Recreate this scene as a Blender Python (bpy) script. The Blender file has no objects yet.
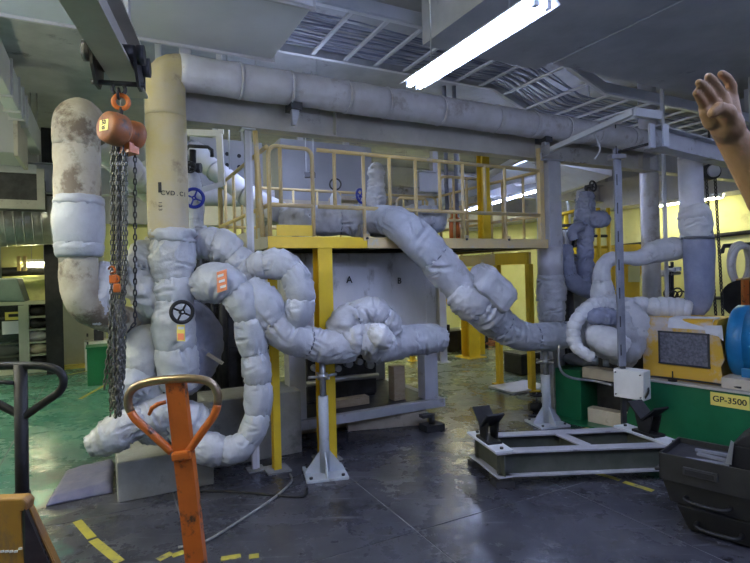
import bpy, bmesh, math, random
from mathutils import Vector, Matrix, noise

random.seed(7)
SC = bpy.context.scene
COL = SC.collection
pi = math.pi

# ------------------------------------------------------------------ camera
F = 520.0            # focal length in pixels of the 750 px wide frame
CX, CY = 375.0, 273.0
CAM = Vector((0, 0, 1.65))
ROLL = 0.0244
RX = Vector((math.cos(ROLL), 0, -math.sin(ROLL)))
UX = Vector((math.sin(ROLL), 0, math.cos(ROLL)))
cd = bpy.data.cameras.new('camera')
cam = bpy.data.objects.new('camera', cd)
COL.objects.link(cam)
m = Matrix.Identity(4)
for i in range(3):
    m[i][0] = RX[i]; m[i][1] = UX[i]; m[i][2] = (0, -1, 0)[i]; m[i][3] = CAM[i]
cam.matrix_world = m
cd.sensor_width = 36; cd.lens = F / 750 * 36
cd.shift_y = -(281.5 - CY) / 750
cd.clip_start = 0.05; cd.clip_end = 200
SC.camera = cam

# ------------------------------------------------------------------ world, exposure
w = bpy.data.worlds.new('hall_air'); SC.world = w; w.use_nodes = True
w.node_tree.nodes['Background'].inputs[0].default_value = (0.55, 0.65, 0.9, 1)
w.node_tree.nodes['Background'].inputs[1].default_value = 0.3
SC.view_settings.view_transform = 'Standard'
SC.view_settings.look = 'None'
SC.view_settings.gamma = 1
SC.view_settings.use_curve_mapping = False
SC.view_settings.exposure = 2.42
SC.cycles.max_bounces = 8
SC.cycles.diffuse_bounces = 5
TUBE_COOL = 16.0      # emission of the cool white tubes
TUBE_WARM = 30.0      # emission of the yellowish tubes of the far walls and added lamps

# ------------------------------------------------------------------ places
AX = math.radians(27.5)
UV_U = Vector((math.cos(AX), math.sin(AX), 0))
UV_V = Vector((-math.sin(AX), math.cos(AX), 0))
ZZ = Vector((0, 0, 1))

def ray(x, y):
    return Vector((0, 1, 0)) + RX * ((x - CX) / F) + UX * ((CY - y) / F)
def P(x, y, d):
    return CAM + ray(x, y) * d
def FZ(x, y, z=0.0):
    D = ray(x, y); return CAM + D * ((z - CAM.z) / D.z)
def RV(x, y, v):
    D = ray(x, y); return CAM + D * (v / D.dot(UV_V))
def RU(x, y, u):
    D = ray(x, y); return CAM + D * (u / D.dot(UV_U))
def W(u, v, z):
    return UV_U * u + UV_V * v + ZZ * z
def uvz(p):
    return p.dot(UV_U), p.dot(UV_V), p.z

# ------------------------------------------------------------------ mesh builder
class MB:
    def __init__(s):
        s.v = []; s.f = []; s.sm = []
    def add(s, vs, fs, smooth=False):
        o = len(s.v); s.v += [Vector(x) for x in vs]
        for f in fs:
            s.f.append([o + i for i in f]); s.sm.append(smooth)
        return s
    def frame(s, o, a, b, c):
        """parallelepiped from corner o with edges a, b, c"""
        o, a, b, c = map(Vector, (o, a, b, c))
        if a.cross(b).dot(c) < 0: a, b = b, a
        vs = [o, o+a, o+a+b, o+b, o+c, o+a+c, o+a+b+c, o+b+c]
        return s.add(vs, [(0,3,2,1),(4,5,6,7),(0,1,5,4),(1,2,6,5),(2,3,7,6),(3,0,4,7)])
    def uvbox(s, u0, u1, v0, v1, z0, z1):
        return s.frame(W(u0, v0, z0), UV_U*(u1-u0), UV_V*(v1-v0), ZZ*(z1-z0))
    def box(s, c, sx, sy, sz, ax=None, ay=None, az=None):
        ax = Vector(ax or (1,0,0)).normalized()*sx; ay = Vector(ay or (0,1,0)).normalized()*sy; az = Vector(az or (0,0,1)).normalized()*sz
        return s.frame(Vector(c)-(ax+ay+az)/2, ax, ay, az)
    def bar(s, p0, p1, wd, ht, up=(0,0,1)):
        p0, p1 = Vector(p0), Vector(p1); d = p1-p0
        side = d.cross(Vector(up)).normalized(); up2 = side.cross(d).normalized()
        return s.frame(p0 - side*wd/2 - up2*ht/2, d, side*wd, up2*ht)
    def ibeam(s, p0, p1, wd, ht, tf=.014, tw=.01, up=(0,0,1)):
        p0, p1 = Vector(p0), Vector(p1); d = p1-p0
        side = d.cross(Vector(up)).normalized(); u2 = side.cross(d).normalized()
        s.bar(p0+u2*(ht/2-tf/2), p1+u2*(ht/2-tf/2), wd, tf, up)
        s.bar(p0-u2*(ht/2-tf/2), p1-u2*(ht/2-tf/2), wd, tf, up)
        return s.bar(p0, p1, tw, ht-2*tf, up)
    def prism(s, poly, ext):
        n = len(poly); poly = [Vector(p) for p in poly]; ext = Vector(ext)
        vs = poly + [p+ext for p in poly]
        nor = Vector((0,0,0))
        for i in range(n):
            nor += poly[i].cross(poly[(i+1) % n])
        a = list(range(n)); b = list(range(n, 2*n))
        if nor.dot(ext) > 0:
            fs = [a[::-1], b] + [(i, (i+1) % n, n+(i+1) % n, n+i) for i in range(n)]
        else:
            fs = [a, b[::-1]] + [((i+1) % n, i, n+i, n+(i+1) % n) for i in range(n)]
        return s.add(vs, fs)
    def tube(s, path, r, n=12, caps=True, smooth=True, closed=False):
        path = [Vector(p) for p in path]; k = len(path)
        rs = r if isinstance(r, (list, tuple)) else [r]*k
        fr = frames(path, closed); vs = []
        for p, (a, b), rr in zip(path, fr, rs):
            for j in range(n):
                t = 2*pi*j/n; vs.append(p + (a*math.cos(t)+b*math.sin(t))*rr)
        fs = []
        for i in range(k if closed else k-1):
            i2 = (i+1) % k
            for j in range(n):
                fs.append((i*n+j, i*n+(j+1) % n, i2*n+(j+1) % n, i2*n+j))
        s.add(vs, fs, smooth)
        if caps and not closed:
            o = len(s.v)-len(vs)
            s.f.append([o+j for j in range(n)][::-1]); s.sm.append(False)
            s.f.append([o+(k-1)*n+j for j in range(n)]); s.sm.append(False)
        return s
    def cyl(s, p0, p1, r, r1=None, n=16, caps=True):
        return s.tube([p0, p1], [r, r if r1 is None else r1], n, caps)
    def lathe(s, o, axis, prof, n=20):
        o = Vector(o); axis = Vector(axis).normalized()
        a = axis.orthogonal().normalized(); b = axis.cross(a)
        vs = []; k = len(prof)
        for r, h in prof:
            for j in range(n):
                t = 2*pi*j/n; vs.append(o + axis*h + (a*math.cos(t)+b*math.sin(t))*max(r, 1e-4))
        fs = [(i*n+j, i*n+(j+1) % n, (i+1)*n+(j+1) % n, (i+1)*n+j) for i in range(k-1) for j in range(n)]
        return s.add(vs, fs, True)
    def torus(s, c, axis, R, r, n=24, k=8):
        c = Vector(c); axis = Vector(axis).normalized(); a = axis.orthogonal().normalized(); b = axis.cross(a)
        return s.tube([c + (a*math.cos(2*pi*i/n)+b*math.sin(2*pi*i/n))*R for i in range(n)], r, k, False, True, True)
    def ell(s, c, rx, ry, rz, ax=(1,0,0), ay=(0,1,0), n=20, k=12, wr=0.0, seed=0, fr=5.0):
        c = Vector(c); ax = Vector(ax).normalized(); ay = Vector(ay).normalized(); az = ax.cross(ay)
        vs = []
        for i in range(k+1):
            ph = pi*i/k
            for j in range(n):
                t = 2*pi*j/n
                d = ax*(rx*math.sin(ph)*math.cos(t)) + ay*(ry*math.sin(ph)*math.sin(t)) + az*(rz*math.cos(ph))
                p = c+d
                if wr: p = p + d.normalized()*wrinkle(p, seed, fr)*wr
                vs.append(p)
        fs = [(i*n+j, (i+1)*n+j, (i+1)*n+(j+1) % n, i*n+(j+1) % n) for i in range(k) for j in range(n)]
        return s.add(vs, fs, True)

def frames(path, closed=False):
    k = len(path); out = []; a = None
    for i in range(k):
        if closed: t = path[(i+1) % k]-path[i-1]
        else: t = path[min(i+1, k-1)]-path[max(i-1, 0)]
        t = t.normalized()
        if a is None:
            ref = ZZ if abs(t.z) < .9 else Vector((0, 1, 0))
            a = (ref - t*ref.dot(t)).normalized()
        else:
            a = (a - t*a.dot(t)).normalized()
        out.append((a, t.cross(a)))
    return out

def wrinkle(p, seed=0, fr=5.0):
    q = Vector((p.x*fr+seed*3.1, p.y*fr-seed*1.7, p.z*fr*1.1+seed*.9))
    q2 = q*2.3+Vector((5.2, 1.3, 9.1))
    return noise.noise(q)*.6 + (.35-abs(noise.noise(q2))*1.5)*.5 + (.3-abs(noise.noise(q2*2.1)))*.25

# ------------------------------------------------------------------ objects
def props(o, label=None, cat=None, group=None, kind=None):
    if label: o['label'] = label
    if cat: o['category'] = cat
    if group: o['group'] = group
    if kind: o['kind'] = kind
    return o

def thing(name, label, cat, loc, group=None):
    o = bpy.data.objects.new(name, None); COL.objects.link(o)
    o.empty_display_size = .1; o.location = Vector(loc)
    return props(o, label, cat, group)

def wloc(o):
    l = Vector((0, 0, 0))
    while o is not None:
        l = l + o.location; o = o.parent
    return l

def part(name, mb, mat, parent=None, bevel=0, label=None, kind=None, loc=None, smooth=None):
    """loc: origin of a parentless mesh; vertices of mb are in world coordinates"""
    base = wloc(parent) if parent else Vector(loc or (0, 0, 0))
    me = bpy.data.meshes.new(name)
    off = Vector((0, 0, 0))
    if parent is not None:
        # each part has its own origin at the middle of its points
        c = Vector((0, 0, 0))
        for v in mb.v: c += v
        off = c/max(1, len(mb.v)) - base
    me.from_pydata([tuple(v-base-off) for v in mb.v], [], mb.f)
    me.polygons.foreach_set('use_smooth', [bool(x) if smooth is None else smooth for x in mb.sm])
    me.materials.append(mat); me.update()
    o = bpy.data.objects.new(name, me); COL.objects.link(o)
    if parent: o.parent = parent
    o.location = (base if parent is None else Vector((0, 0, 0))) + off
    if bevel:
        b = o.modifiers.new('bevel', 'BEVEL'); b.width = bevel; b.segments = 2; b.limit_method = 'ANGLE'; b.angle_limit = .7
    if label: o['label'] = label
    if kind: o['kind'] = kind
    return o

def centre(mb):
    xs = [v.x for v in mb.v]; ys = [v.y for v in mb.v]; zs = [v.z for v in mb.v]
    return Vector(((min(xs)+max(xs))/2, (min(ys)+max(ys))/2, min(zs)))

def single(name, mb, mat, label, cat, bevel=0, group=None, kind=None):
    o = part(name, mb, mat, None, bevel, loc=centre(mb))
    return props(o, label, cat, group, kind)

def struct(name, mb, mat, label, bevel=0, cat=None):
    o = part(name, mb, mat, None, bevel, loc=centre(mb))
    return props(o, label, cat, None, 'structure')

def textpart(txt, size, o, right, up, mat, parent, name='lettering'):
    cu = bpy.data.curves.new(name, 'FONT'); cu.body = txt; cu.size = size; cu.align_x = 'CENTER'; cu.align_y = 'CENTER'
    cu.extrude = .0008; cu.offset = size*.012
    t = bpy.data.objects.new(name, cu); COL.objects.link(t)
    dg = bpy.context.evaluated_depsgraph_get()
    me = bpy.data.meshes.new_from_object(t.evaluated_get(dg))
    bpy.data.objects.remove(t)
    right = Vector(right).normalized(); up = Vector(up).normalized(); up = (up-right*up.dot(right)).normalized(); n = right.cross(up)
    base = wloc(parent); vs = [Vector(o)+right*v.co.x+up*v.co.y+n*v.co.z-Vector(o) for v in me.vertices]
    for v, c in zip(me.vertices, vs): v.co = c
    me.materials.clear(); me.materials.append(mat)
    ob = bpy.data.objects.new(name, me); COL.objects.link(ob); ob.parent = parent; ob.location = Vector(o)-base
    return ob

# ------------------------------------------------------------------ materials
def crumple(m, scale=9.0, strength=.5):
    nt = m.node_tree; b = nt.nodes['Principled BSDF']; L = nt.links.new
    geo = nt.nodes.new('ShaderNodeNewGeometry')
    n = nt.nodes.new('ShaderNodeTexNoise'); n.noise_type = 'RIDGED_MULTIFRACTAL'; n.inputs['Scale'].default_value = scale; n.inputs['Detail'].default_value = 3; n.inputs['Roughness'].default_value = .45
    n.inputs['Distortion'].default_value = .6
    L(geo.outputs['Position'], n.inputs['Vector'])
    bp = nt.nodes.new('ShaderNodeBump'); bp.inputs['Strength'].default_value = strength; bp.inputs['Distance'].default_value = .012
    L(n.outputs['Fac'], bp.inputs['Height'])
    old = b.inputs['Normal'].links
    if old: L(old[0].from_socket, bp.inputs['Normal'])
    L(bp.outputs['Normal'], b.inputs['Normal'])

def mat(name, c1, c2=None, rough=.6, metal=0.0, scale=6.0, bump=0.0, bscale=30.0, c3=None, s3=2.0, t3=.55, stretch=None, emit=None, estr=0, alpha=None, spec=.5, coat=0.0):
    m = bpy.data.materials.new(name); m.use_nodes = True
    nt = m.node_tree; b = nt.nodes['Principled BSDF']; L = nt.links.new
    b.inputs['Roughness'].default_value = rough; b.inputs['Metallic'].default_value = metal
    b.inputs['Specular IOR Level'].default_value = spec
    b.inputs['Coat Weight'].default_value = coat
    b.inputs['Base Color'].default_value = (*c1, 1)
    geo = nt.nodes.new('ShaderNodeNewGeometry')
    src = geo.outputs['Position']
    if stretch:
        mp = nt.nodes.new('ShaderNodeMapping'); mp.inputs['Scale'].default_value = stretch
        L(src, mp.inputs['Vector']); src = mp.outputs['Vector']
    def nz(sc, det=6, ro=.6):
        n = nt.nodes.new('ShaderNodeTexNoise'); n.inputs['Scale'].default_value = sc; n.inputs['Detail'].default_value = det; n.inputs['Roughness'].default_value = ro
        L(src, n.inputs['Vector']); return n.outputs['Fac']
    def ramp(f, lo, hi):
        r = nt.nodes.new('ShaderNodeMapRange'); r.inputs['From Min'].default_value = lo; r.inputs['From Max'].default_value = hi; L(f, r.inputs['Value']); return r.outputs['Result']
    def mix(f, a, c):
        x = nt.nodes.new('ShaderNodeMix'); x.data_type = 'RGBA'; L(f, x.inputs['Factor'])
        if hasattr(a, 'links'): L(a, x.inputs['A'])
        else: x.inputs['A'].default_value = (*a, 1)
        x.inputs['B'].default_value = (*c, 1); return x.outputs['Result']
    col = None
    if c2:
        col = mix(ramp(nz(scale), .38, .66), c1, c2)
    if c3:
        col = mix(ramp(nz(s3, 8, .68), t3, t3+.09), col or c1, c3)
    if col: L(col, b.inputs['Base Color'])
    if bump:
        bp = nt.nodes.new('ShaderNodeBump'); bp.inputs['Strength'].default_value = bump; bp.inputs['Distance'].default_value = .02
        L(nz(bscale, 5, .6), bp.inputs['Height']); L(bp.outputs['Normal'], b.inputs['Normal'])
    if emit:
        b.inputs['Emission Color'].default_value = (*emit, 1); b.inputs['Emission Strength'].default_value = estr
    if alpha is not None: b.inputs['Alpha'].default_value = alpha
    return m

M = {}
M['jacket'] = mat('silver_cloth', (.40, .415, .45), (.47, .485, .52), .38, 0.0, 7, .3, 26, c3=(.33, .34, .36), s3=3, t3=.6)
M['jacket2'] = mat('grey_cloth', (.43, .435, .46), (.51, .515, .54), .48, 0.0, 7, .4, 22, c3=(.33, .32, .31), s3=3.2, t3=.58)
M['jacket_blue'] = mat('blue_grey_cloth', (.22, .24, .33), (.29, .31, .41), .55, 0, 7, .35, 24)
M['jacket_disc'] = mat('slate_cloth', (.27, .29, .39), (.36, .38, .48), .5, 0, 7, .35, 24)
M['jacket_white'] = mat('pale_wrap', (.56, .56, .58), (.66, .66, .66), .65, 0, 8, .4, 24, c3=(.4, .38, .36), s3=4, t3=.6)
M['chainm'] = mat('chain_steel', (.12, .12, .11), (.20, .195, .18), .45, .5, 30)
M['beam_dark'] = mat('dull_strut_steel', (.22, .23, .27), (.30, .31, .35), .45, .2, 8)
M['joint'] = mat('joint_filler', (.26, .26, .27), (.12, .12, .13), .8, 0, 3)
M['skid_flange'] = mat('worn_toplit_flange_paint', (.34, .34, .38), (.42, .42, .46), .5, 0, 8, .08, 20, c3=(.16, .16, .17), s3=6, t3=.6)  # worn paint with light from above put into its pale tone
M['stand'] = mat('stand_paint', (.40, .43, .47), (.46, .49, .53), .5, 0, 8, .05, 20, c3=(.28, .27, .26), s3=6, t3=.62)
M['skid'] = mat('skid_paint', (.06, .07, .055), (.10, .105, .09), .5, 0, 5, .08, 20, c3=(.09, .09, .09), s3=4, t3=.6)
M['toolsteel'] = mat('worn_black_steel', (.014, .014, .014), (.026, .026, .025), .5, 0, 6, .1, 24, c3=(.06, .052, .042), s3=5, t3=.62)
M['strap'] = mat('strap_cloth', (.16, .17, .20), None, .7)
M['lagging'] = mat('grey_lagging', (.56, .54, .56), (.66, .65, .68), .5, .1, 5, .3, 14, c3=(.40, .36, .35), s3=2.6, t3=.56)
M['lagging_tan'] = mat('tan_lagging', (.52, .43, .22), (.52, .46, .36), .6, 0, 3, .25, 12, c3=(.30, .22, .13), s3=2.2, t3=.6)
M['lagging_stain'] = mat('stained_lagging', (.50, .46, .36), (.36, .30, .22), .65, 0, 5, .4, 14, c3=(.17, .13, .09), s3=3.5, t3=.51)
M['cladding'] = mat('white_cladding', (.62, .62, .65), (.54, .54, .57), .45, 0, 3, .08, 10)
M['concrete'] = mat('ceiling_concrete', (.34, .35, .39), (.42, .43, .47), .8, 0, 3, .15, 18, c3=(.13, .13, .15), s3=1.2, t3=.6)
M['plinth'] = mat('plinth_concrete', (.24, .24, .23), (.32, .32, .31), .85, 0, 4, .2, 20, c3=(.16, .16, .16), s3=2, t3=.56)
M['duct'] = mat('galvanised_duct', (.56, .58, .62), (.62, .64, .68), .5, .05, 2, .05, 6)
M['beam'] = mat('grey_beam_paint', (.46, .46, .49), (.53, .53, .56), .55, 0, 4, .1, 12, c3=(.24, .22, .20), s3=2.5, t3=.6)
M['beam_tan'] = mat('tan_beam_paint', (.42, .40, .36), (.50, .48, .43), .55, 0, 4, .1, 12, c3=(.22, .19, .16), s3=2.5, t3=.6)
M['darksteel'] = mat('dark_steel', (.045, .045, .05), (.075, .075, .08), .5, .5, 8, .1, 30)
M['black'] = mat('black_paint', (.012, .012, .013), (.022, .022, .024), .5, 0, 8, .1, 30, spec=.35)
M['steel'] = mat('bare_steel', (.50, .51, .54), (.40, .41, .44), .35, .8, 8, .05, 20)
M['tray'] = mat('tray_steel', (.62, .63, .67), (.56, .58, .63), .45, .05, 6)
M['cable'] = mat('grey_cable', (.46, .48, .58), None, .5)
M['cable_dark'] = mat('dark_cable', (.24, .26, .36), None, .5)
M['yellow'] = mat('safety_yellow', (.80, .55, .02), (.72, .48, .03), .45, 0, 5, .06, 20, c3=(.40, .27, .06), s3=5, t3=.64)
M['cream'] = mat('faded_yellow', (.66, .50, .22), (.60, .47, .26), .5, 0, 6, .05, 20, c3=(.50, .46, .40), s3=6, t3=.58)
M['yellow_worn'] = mat('worn_yellow', (.46, .24, .03), (.36, .19, .05), .5, 0, 6, .15, 24, c3=(.30, .17, .07), s3=9, t3=.52, stretch=(1, 1, .35))
M['orange'] = mat('orange_paint', (.62, .15, .02), (.52, .13, .02), .4, 0, 8, .08, 30, c3=(.07, .035, .025), s3=12, t3=.57, coat=.2)
M['orange_dirty'] = mat('dirty_orange', (.40, .13, .04), (.26, .11, .05), .5, 0, 12, .15, 30, c3=(.14, .10, .08), s3=10, t3=.57)
M['brassy'] = mat('worn_bare_loop', (.42, .30, .17), (.30, .24, .18), .3, .8, 14, .1, 40, c3=(.6, .18, .03), s3=10, t3=.62)
M['green'] = mat('green_paint', (.008, .13, .05), (.012, .16, .065), .35, 0, 4, .05, 14, c3=(.02, .09, .05), s3=4, t3=.62, coat=.15)
M['blue'] = mat('motor_blue', (.012, .16, .34), (.015, .20, .40), .35, 0, 6, .05, 20, coat=.2)
M['bluewheel'] = mat('valve_blue', (.015, .03, .30), None, .35)
M['wood'] = mat('raw_timber', (.42, .32, .20), (.50, .40, .27), .75, 0, 4, .3, 30, c3=(.2, .15, .1), s3=4, t3=.6, stretch=(2, 2, 9))
M['wood_pale'] = mat('pale_timber', (.56, .49, .38), (.48, .40, .30), .75, 0, 5, .3, 26, c3=(.25, .2, .15), s3=3, t3=.6)
M['whitebox'] = mat('chipped_white', (.72, .71, .68), (.66, .65, .62), .5, 0, 6, .05, 20, c3=(.18, .15, .12), s3=9, t3=.68)
M['plate'] = mat('stained_plate', (.66, .66, .69), (.78, .78, .82), .4, .05, 2.2, .05, 10, c3=(.26, .24, .23), s3=1.7, t3=.56, stretch=(1, 1, .45))
M['wall_yellow'] = mat('pale_yellow_wall', (.60, .60, .27), (.66, .65, .33), .75, 0, 1.2, .05, 12, c3=(.50, .48, .24), s3=1.5, t3=.6)
M['wall_grey'] = mat('grey_wall', (.36, .37, .41), (.42, .43, .47), .75, 0, 1.5, .08, 12)
M['panel_grey'] = mat('grey_green_panel', (.34, .35, .27), (.40, .41, .32), .6, 0, 2)
M['cabinet'] = mat('cabinet_paint', (.52, .55, .42), (.56, .59, .46), .5)
M['glass_dark'] = mat('dark_glazing', (.05, .06, .055), None, .1, 0, alpha=.45)
M['mesh_dark'] = mat('dark_guard_mesh', (.10, .10, .12), (.20, .20, .24), .5, .3, 40, .5, 90)
M['paper'] = mat('white_paper', (.75, .77, .80), None, .8)
M['sign_yellow'] = mat('sign_yellow', (.85, .72, .16), None, .5)
M['tag_orange'] = mat('tag_orange', (.85, .28, .12), None, .5)
M['ink'] = mat('black_ink', (.012, .012, .012), None, .6)
M['stripe'] = mat('floor_yellow', (.46, .40, .05), (.36, .31, .06), .6, 0, 12, .1, 40, c3=(.12, .12, .11), s3=9, t3=.56)
M['white'] = mat('white_enamel', (.72, .73, .75), None, .45)
M['tube_cool'] = mat('lit_tube', (1, 1, 1), None, .5, emit=(.53, .63, 1.0), estr=TUBE_COOL)
M['tube_warm'] = mat('lit_tube_yellowish', (1, 1, 1), None, .5, emit=(1.0, .96, .60), estr=TUBE_WARM)
M['tube_mid'] = mat('lit_tube_rear', (1, 1, 1), None, .5, emit=(1.0, .96, .62), estr=TUBE_WARM*.7)
M['tube_dim'] = mat('lit_tube_far', (1, 1, 1), None, .5, emit=(1.0, .96, .62), estr=TUBE_WARM*.4)
M['skin'] = mat('skin', (.36, .21, .115), (.41, .24, .14), .5, 0, 22, .12, 90, c3=(.50, .22, .15), s3=26, t3=.6)
M['nail'] = mat('fingernail', (.68, .42, .34), None, .35)
M['shirt'] = mat('navy_shirt', (.03, .04, .07), None, .8)
M['hair'] = mat('dark_hair', (.02, .017, .015), None, .7)
M['tarp'] = mat('folded_cloth', (.12, .12, .23), (.18, .18, .30), .5, 0, 6, .3, 18)
M['rag'] = mat('rag_cloth', (.60, .54, .42), None, .8)

for k_ in ('jacket', 'jacket2', 'jacket_disc', 'jacket_blue', 'jacket_white', 'tarp'):
    crumple(M[k_], 7.5, .55)

def floor_mat():
    m = bpy.data.materials.new('painted_floor'); m.use_nodes = True
    nt = m.node_tree; b = nt.nodes['Principled BSDF']; L = nt.links.new
    geo = nt.nodes.new('ShaderNodeNewGeometry')
    rot = nt.nodes.new('ShaderNodeVectorRotate'); rot.rotation_type = 'Z_AXIS'; rot.inputs['Angle'].default_value = -AX
    L(geo.outputs['Position'], rot.inputs['Vector'])
    sep = nt.nodes.new('ShaderNodeSeparateXYZ'); L(rot.outputs['Vector'], sep.inputs[0])
    def nz(sc, det=6, ro=.62, vec=None):
        n = nt.nodes.new('ShaderNodeTexNoise'); n.inputs['Scale'].default_value = sc; n.inputs['Detail'].default_value = det; n.inputs['Roughness'].default_value = ro
        L(vec or geo.outputs['Position'], n.inputs['Vector']); return n.outputs['Fac']
    def mr(f, a, c, lo=0, hi=1):
        r = nt.nodes.new('ShaderNodeMapRange'); r.inputs['From Min'].default_value = a; r.inputs['From Max'].default_value = c
        r.inputs['To Min'].default_value = lo; r.inputs['To Max'].default_value = hi; L(f, r.inputs['Value']); return r.outputs['Result']
    def ma(op, a, c):
        x = nt.nodes.new('ShaderNodeMath'); x.operation = op
        for i, q in enumerate((a, c)):
            if isinstance(q, (int, float)): x.inputs[i].default_value = q
            else: L(q, x.inputs[i])
        return x.outputs[0]
    def mix(f, a, c):
        x = nt.nodes.new('ShaderNodeMix'); x.data_type = 'RGBA'; L(f, x.inputs['Factor'])
        for k, q in (('A', a), ('B', c)):
            if hasattr(q, 'links'): L(q, x.inputs[k])
            else: x.inputs[k].default_value = (*q, 1)
        return x.outputs['Result']
    wob = mr(nz(1.4), .3, .7, -.5, .5)
    left = mr(ma('ADD', sep.outputs[0], wob), -.30, -.75)      # green aisle on the left
    back = mr(ma('ADD', sep.outputs[1], wob), 5.0, 6.2)
    g = ma('MAXIMUM', left, back)
    dark = mix(mr(nz(1.6, 8, .7), .35, .68), (.030, .031, .042), (.085, .086, .105))
    dark = mix(mr(nz(9, 8, .75), .60, .74), dark, (.19, .19, .22))
    dark = mix(mr(nz(3.3, 7, .7), .60, .70), dark, (.012, .012, .016))
    streak = nt.nodes.new('ShaderNodeMapping'); streak.inputs['Rotation'].default_value = (0, 0, -.9); streak.inputs['Scale'].default_value = (1.2, 14, 1)
    L(geo.outputs['Position'], streak.inputs['Vector'])
    dark = mix(mr(nz(1.5, 6, .6, streak.outputs['Vector']), .60, .76, 0, .8), dark, (.22, .22, .25))
    green = mix(mr(nz(1.2, 8, .7), .35, .68), (.06, .21, .165), (.10, .27, .215))
    green = mix(mr(nz(3.0, 8, .75), .58, .72), green, (.16, .24, .15))
    olive = mix(mr(nz(1.1, 8, .7), .35, .68), (.12, .15, .10), (.22, .25, .16))
    green = mix(ma('MULTIPLY', back, mr(sep.outputs[0], .9, 2.0)), green, olive)
    L(mix(g, dark, green), b.inputs['Base Color'])
    L(mr(nz(2.2, 8, .7), .35, .65, .12, .42), b.inputs['Roughness'])
    bp = nt.nodes.new('ShaderNodeBump'); bp.inputs['Strength'].default_value = .12; bp.inputs['Distance'].default_value = .02
    L(nz(11, 8, .7), bp.inputs['Height']); L(bp.outputs['Normal'], b.inputs['Normal'])
    return m
M['floor'] = floor_mat()

# ------------------------------------------------------------------ the room
UL, UR, VF, VB, ZC = -5.0, 9.5, -4.0, 11.55, 4.35
fl = struct('floor', MB().uvbox(UL, UR, VF, VB, -.2, -.012), M['floor'], 'factory floor of painted concrete slabs, dark nearby and green beyond')
part('joint_fill', MB().uvbox(UL, UR, VF, VB, -.0115, -.004), M['joint'], fl)
ucut = [UL, -.87, .43, 1.73, 3.03, 4.33, 5.63, 7.5, UR]
vcut = [VF, .23, 1.53, 2.83, 4.13, 5.43, 6.73, 9.2, VB]
for i in range(len(ucut)-1):
    for j in range(len(vcut)-1):
        part('slab', MB().uvbox(ucut[i]+.005, ucut[i+1]-.005, vcut[j]+.005, vcut[j+1]-.005, -.0035, 0), M['floor'], fl)
struct('ceiling', MB().uvbox(UL, UR, VF, VB, ZC, ZC+.2), M['concrete'], 'dark concrete ceiling slab above ducts and cable trays')
struct('wall_back', MB().uvbox(UL, UR, VB, VB+.2, -.2, ZC+.2), M['wall_yellow'], 'pale yellow far wall behind the machinery')
struct('wall_right', MB().uvbox(UR, UR+.2, VF, VB, -.2, ZC+.2), M['wall_yellow'], 'pale yellow wall behind the pump on the right')
struct('wall_left', MB().uvbox(UL-.2, UL, VF, VB, -.2, ZC+.2), M['wall_grey'], 'grey wall of the hall outside the frame on the left')
struct('wall_front', MB().uvbox(UL, UR, VF-.2, VF, -.2, ZC+.2), M['wall_grey'], 'grey wall of the hall behind the camera')

# ------------------------------------------------------------------ lamps
def lamp(p0, p1, label, warm=False, wd=.17, group=None):
    """fluorescent batten from p0 to p1 (world points at tube level)"""
    p0, p1 = Vector(p0), Vector(p1); d = (p1-p0).normalized(); side = d.cross(ZZ).normalized()
    t = thing('fluorescent_lamp', label, 'lamp', (p0+p1)/2 + ZZ*.075, group)
    hb = MB(); a, b2 = p0, p1
    prof = [(-wd/2, .018), (-wd/2+.015, .03), (-.025, .075), (.025, .075), (wd/2-.015, .03), (wd/2, .018), (wd/2, .012), (.03, .055), (-.03, .055), (-wd/2, .012)]
    hb.prism([a + side*x + ZZ*z for x, z in prof], b2-a)
    part('housing', hb, M['white'], t)
    for s in (-1, 1):
        part('tube', MB().cyl(p0+side*s*.04+d*.04, p1+side*s*.04-d*.04, .013, n=10), M[warm if isinstance(warm, str) else 'tube_warm' if warm else 'tube_cool'], t)
        for e, q in ((1, p0), (-1, p1)):
            part('socket', MB().box(q+side*s*.04+d*e*.025+ZZ*.012, .03, .028, .05, d, side), M['tray'], t)
    for q in (.2, .8):
        c = p0.lerp(p1, q)
        part('hanger_rod', MB().cyl(c+ZZ*.07, Vector((c.x, c.y, ZC)), .005, n=6), M['steel'], t)
    return t
zl = 2.93
la, lb = FZ(545, 3, zl), FZ(412, 88, zl)
lamp(la, lb, 'lit twin tube batten lamp hanging at the top, above the long lagged pipe', wd=.2)

# unseen lamps added for fill light: behind the camera and beyond the frame
for (u, v, z, wm, lab) in [(1.2, -.6, 3.0, 0, 'added fill lamp over the gangway just behind the camera'),
        (3.6, -.6, 3.0, 0, 'added fill lamp behind the camera, over the right of the gangway'),
        (3.4, 1.0, 3.6, 0, 'added fill lamp high over the tool box, out of the frame'),
        (-1.6, 2.2, 3.4, 1, 'unseen yellowish fill lamp high over the black handled pallet jack'),
        (6.4, 1.0, 3.4, 0, 'added fill lamp over the far end of the green pump base'),
        (1.6, .9, 2.9, 0, 'added fill lamp over the floor in front of the orange pallet jack'),
        (-2.6, 3.6, 3.0, 1, 'unseen yellowish fill lamp over the green aisle, left of the frame'),
        (-1.5, 3.2, 2.8, 0, 'added low fill lamp left of the stained riser, out of the frame'),
        (-2.3, 8.6, 2.5, 1, 'unseen yellowish fill lamp over the aisle before the storage cabinet'),
        (-2.6, 6.0, 2.9, 1, 'unseen yellowish fill lamp over the middle of the green aisle')]:
    e_ = UV_U*.65 if v < 1 and not wm else UV_V*.65     # added lamps nearest the camera lie crosswise to throw light forward
    lamp(W(u, v, z)-e_, W(u, v, z)+e_, lab, bool(wm), .06, group='unseen fill lamps beyond the frame')
lamp(RU(641, 208.5, 9.0), RU(724, 197, 9.0), 'lit yellowish batten lamp on the right wall behind the right riser', 'tube_dim', .12)
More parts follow.
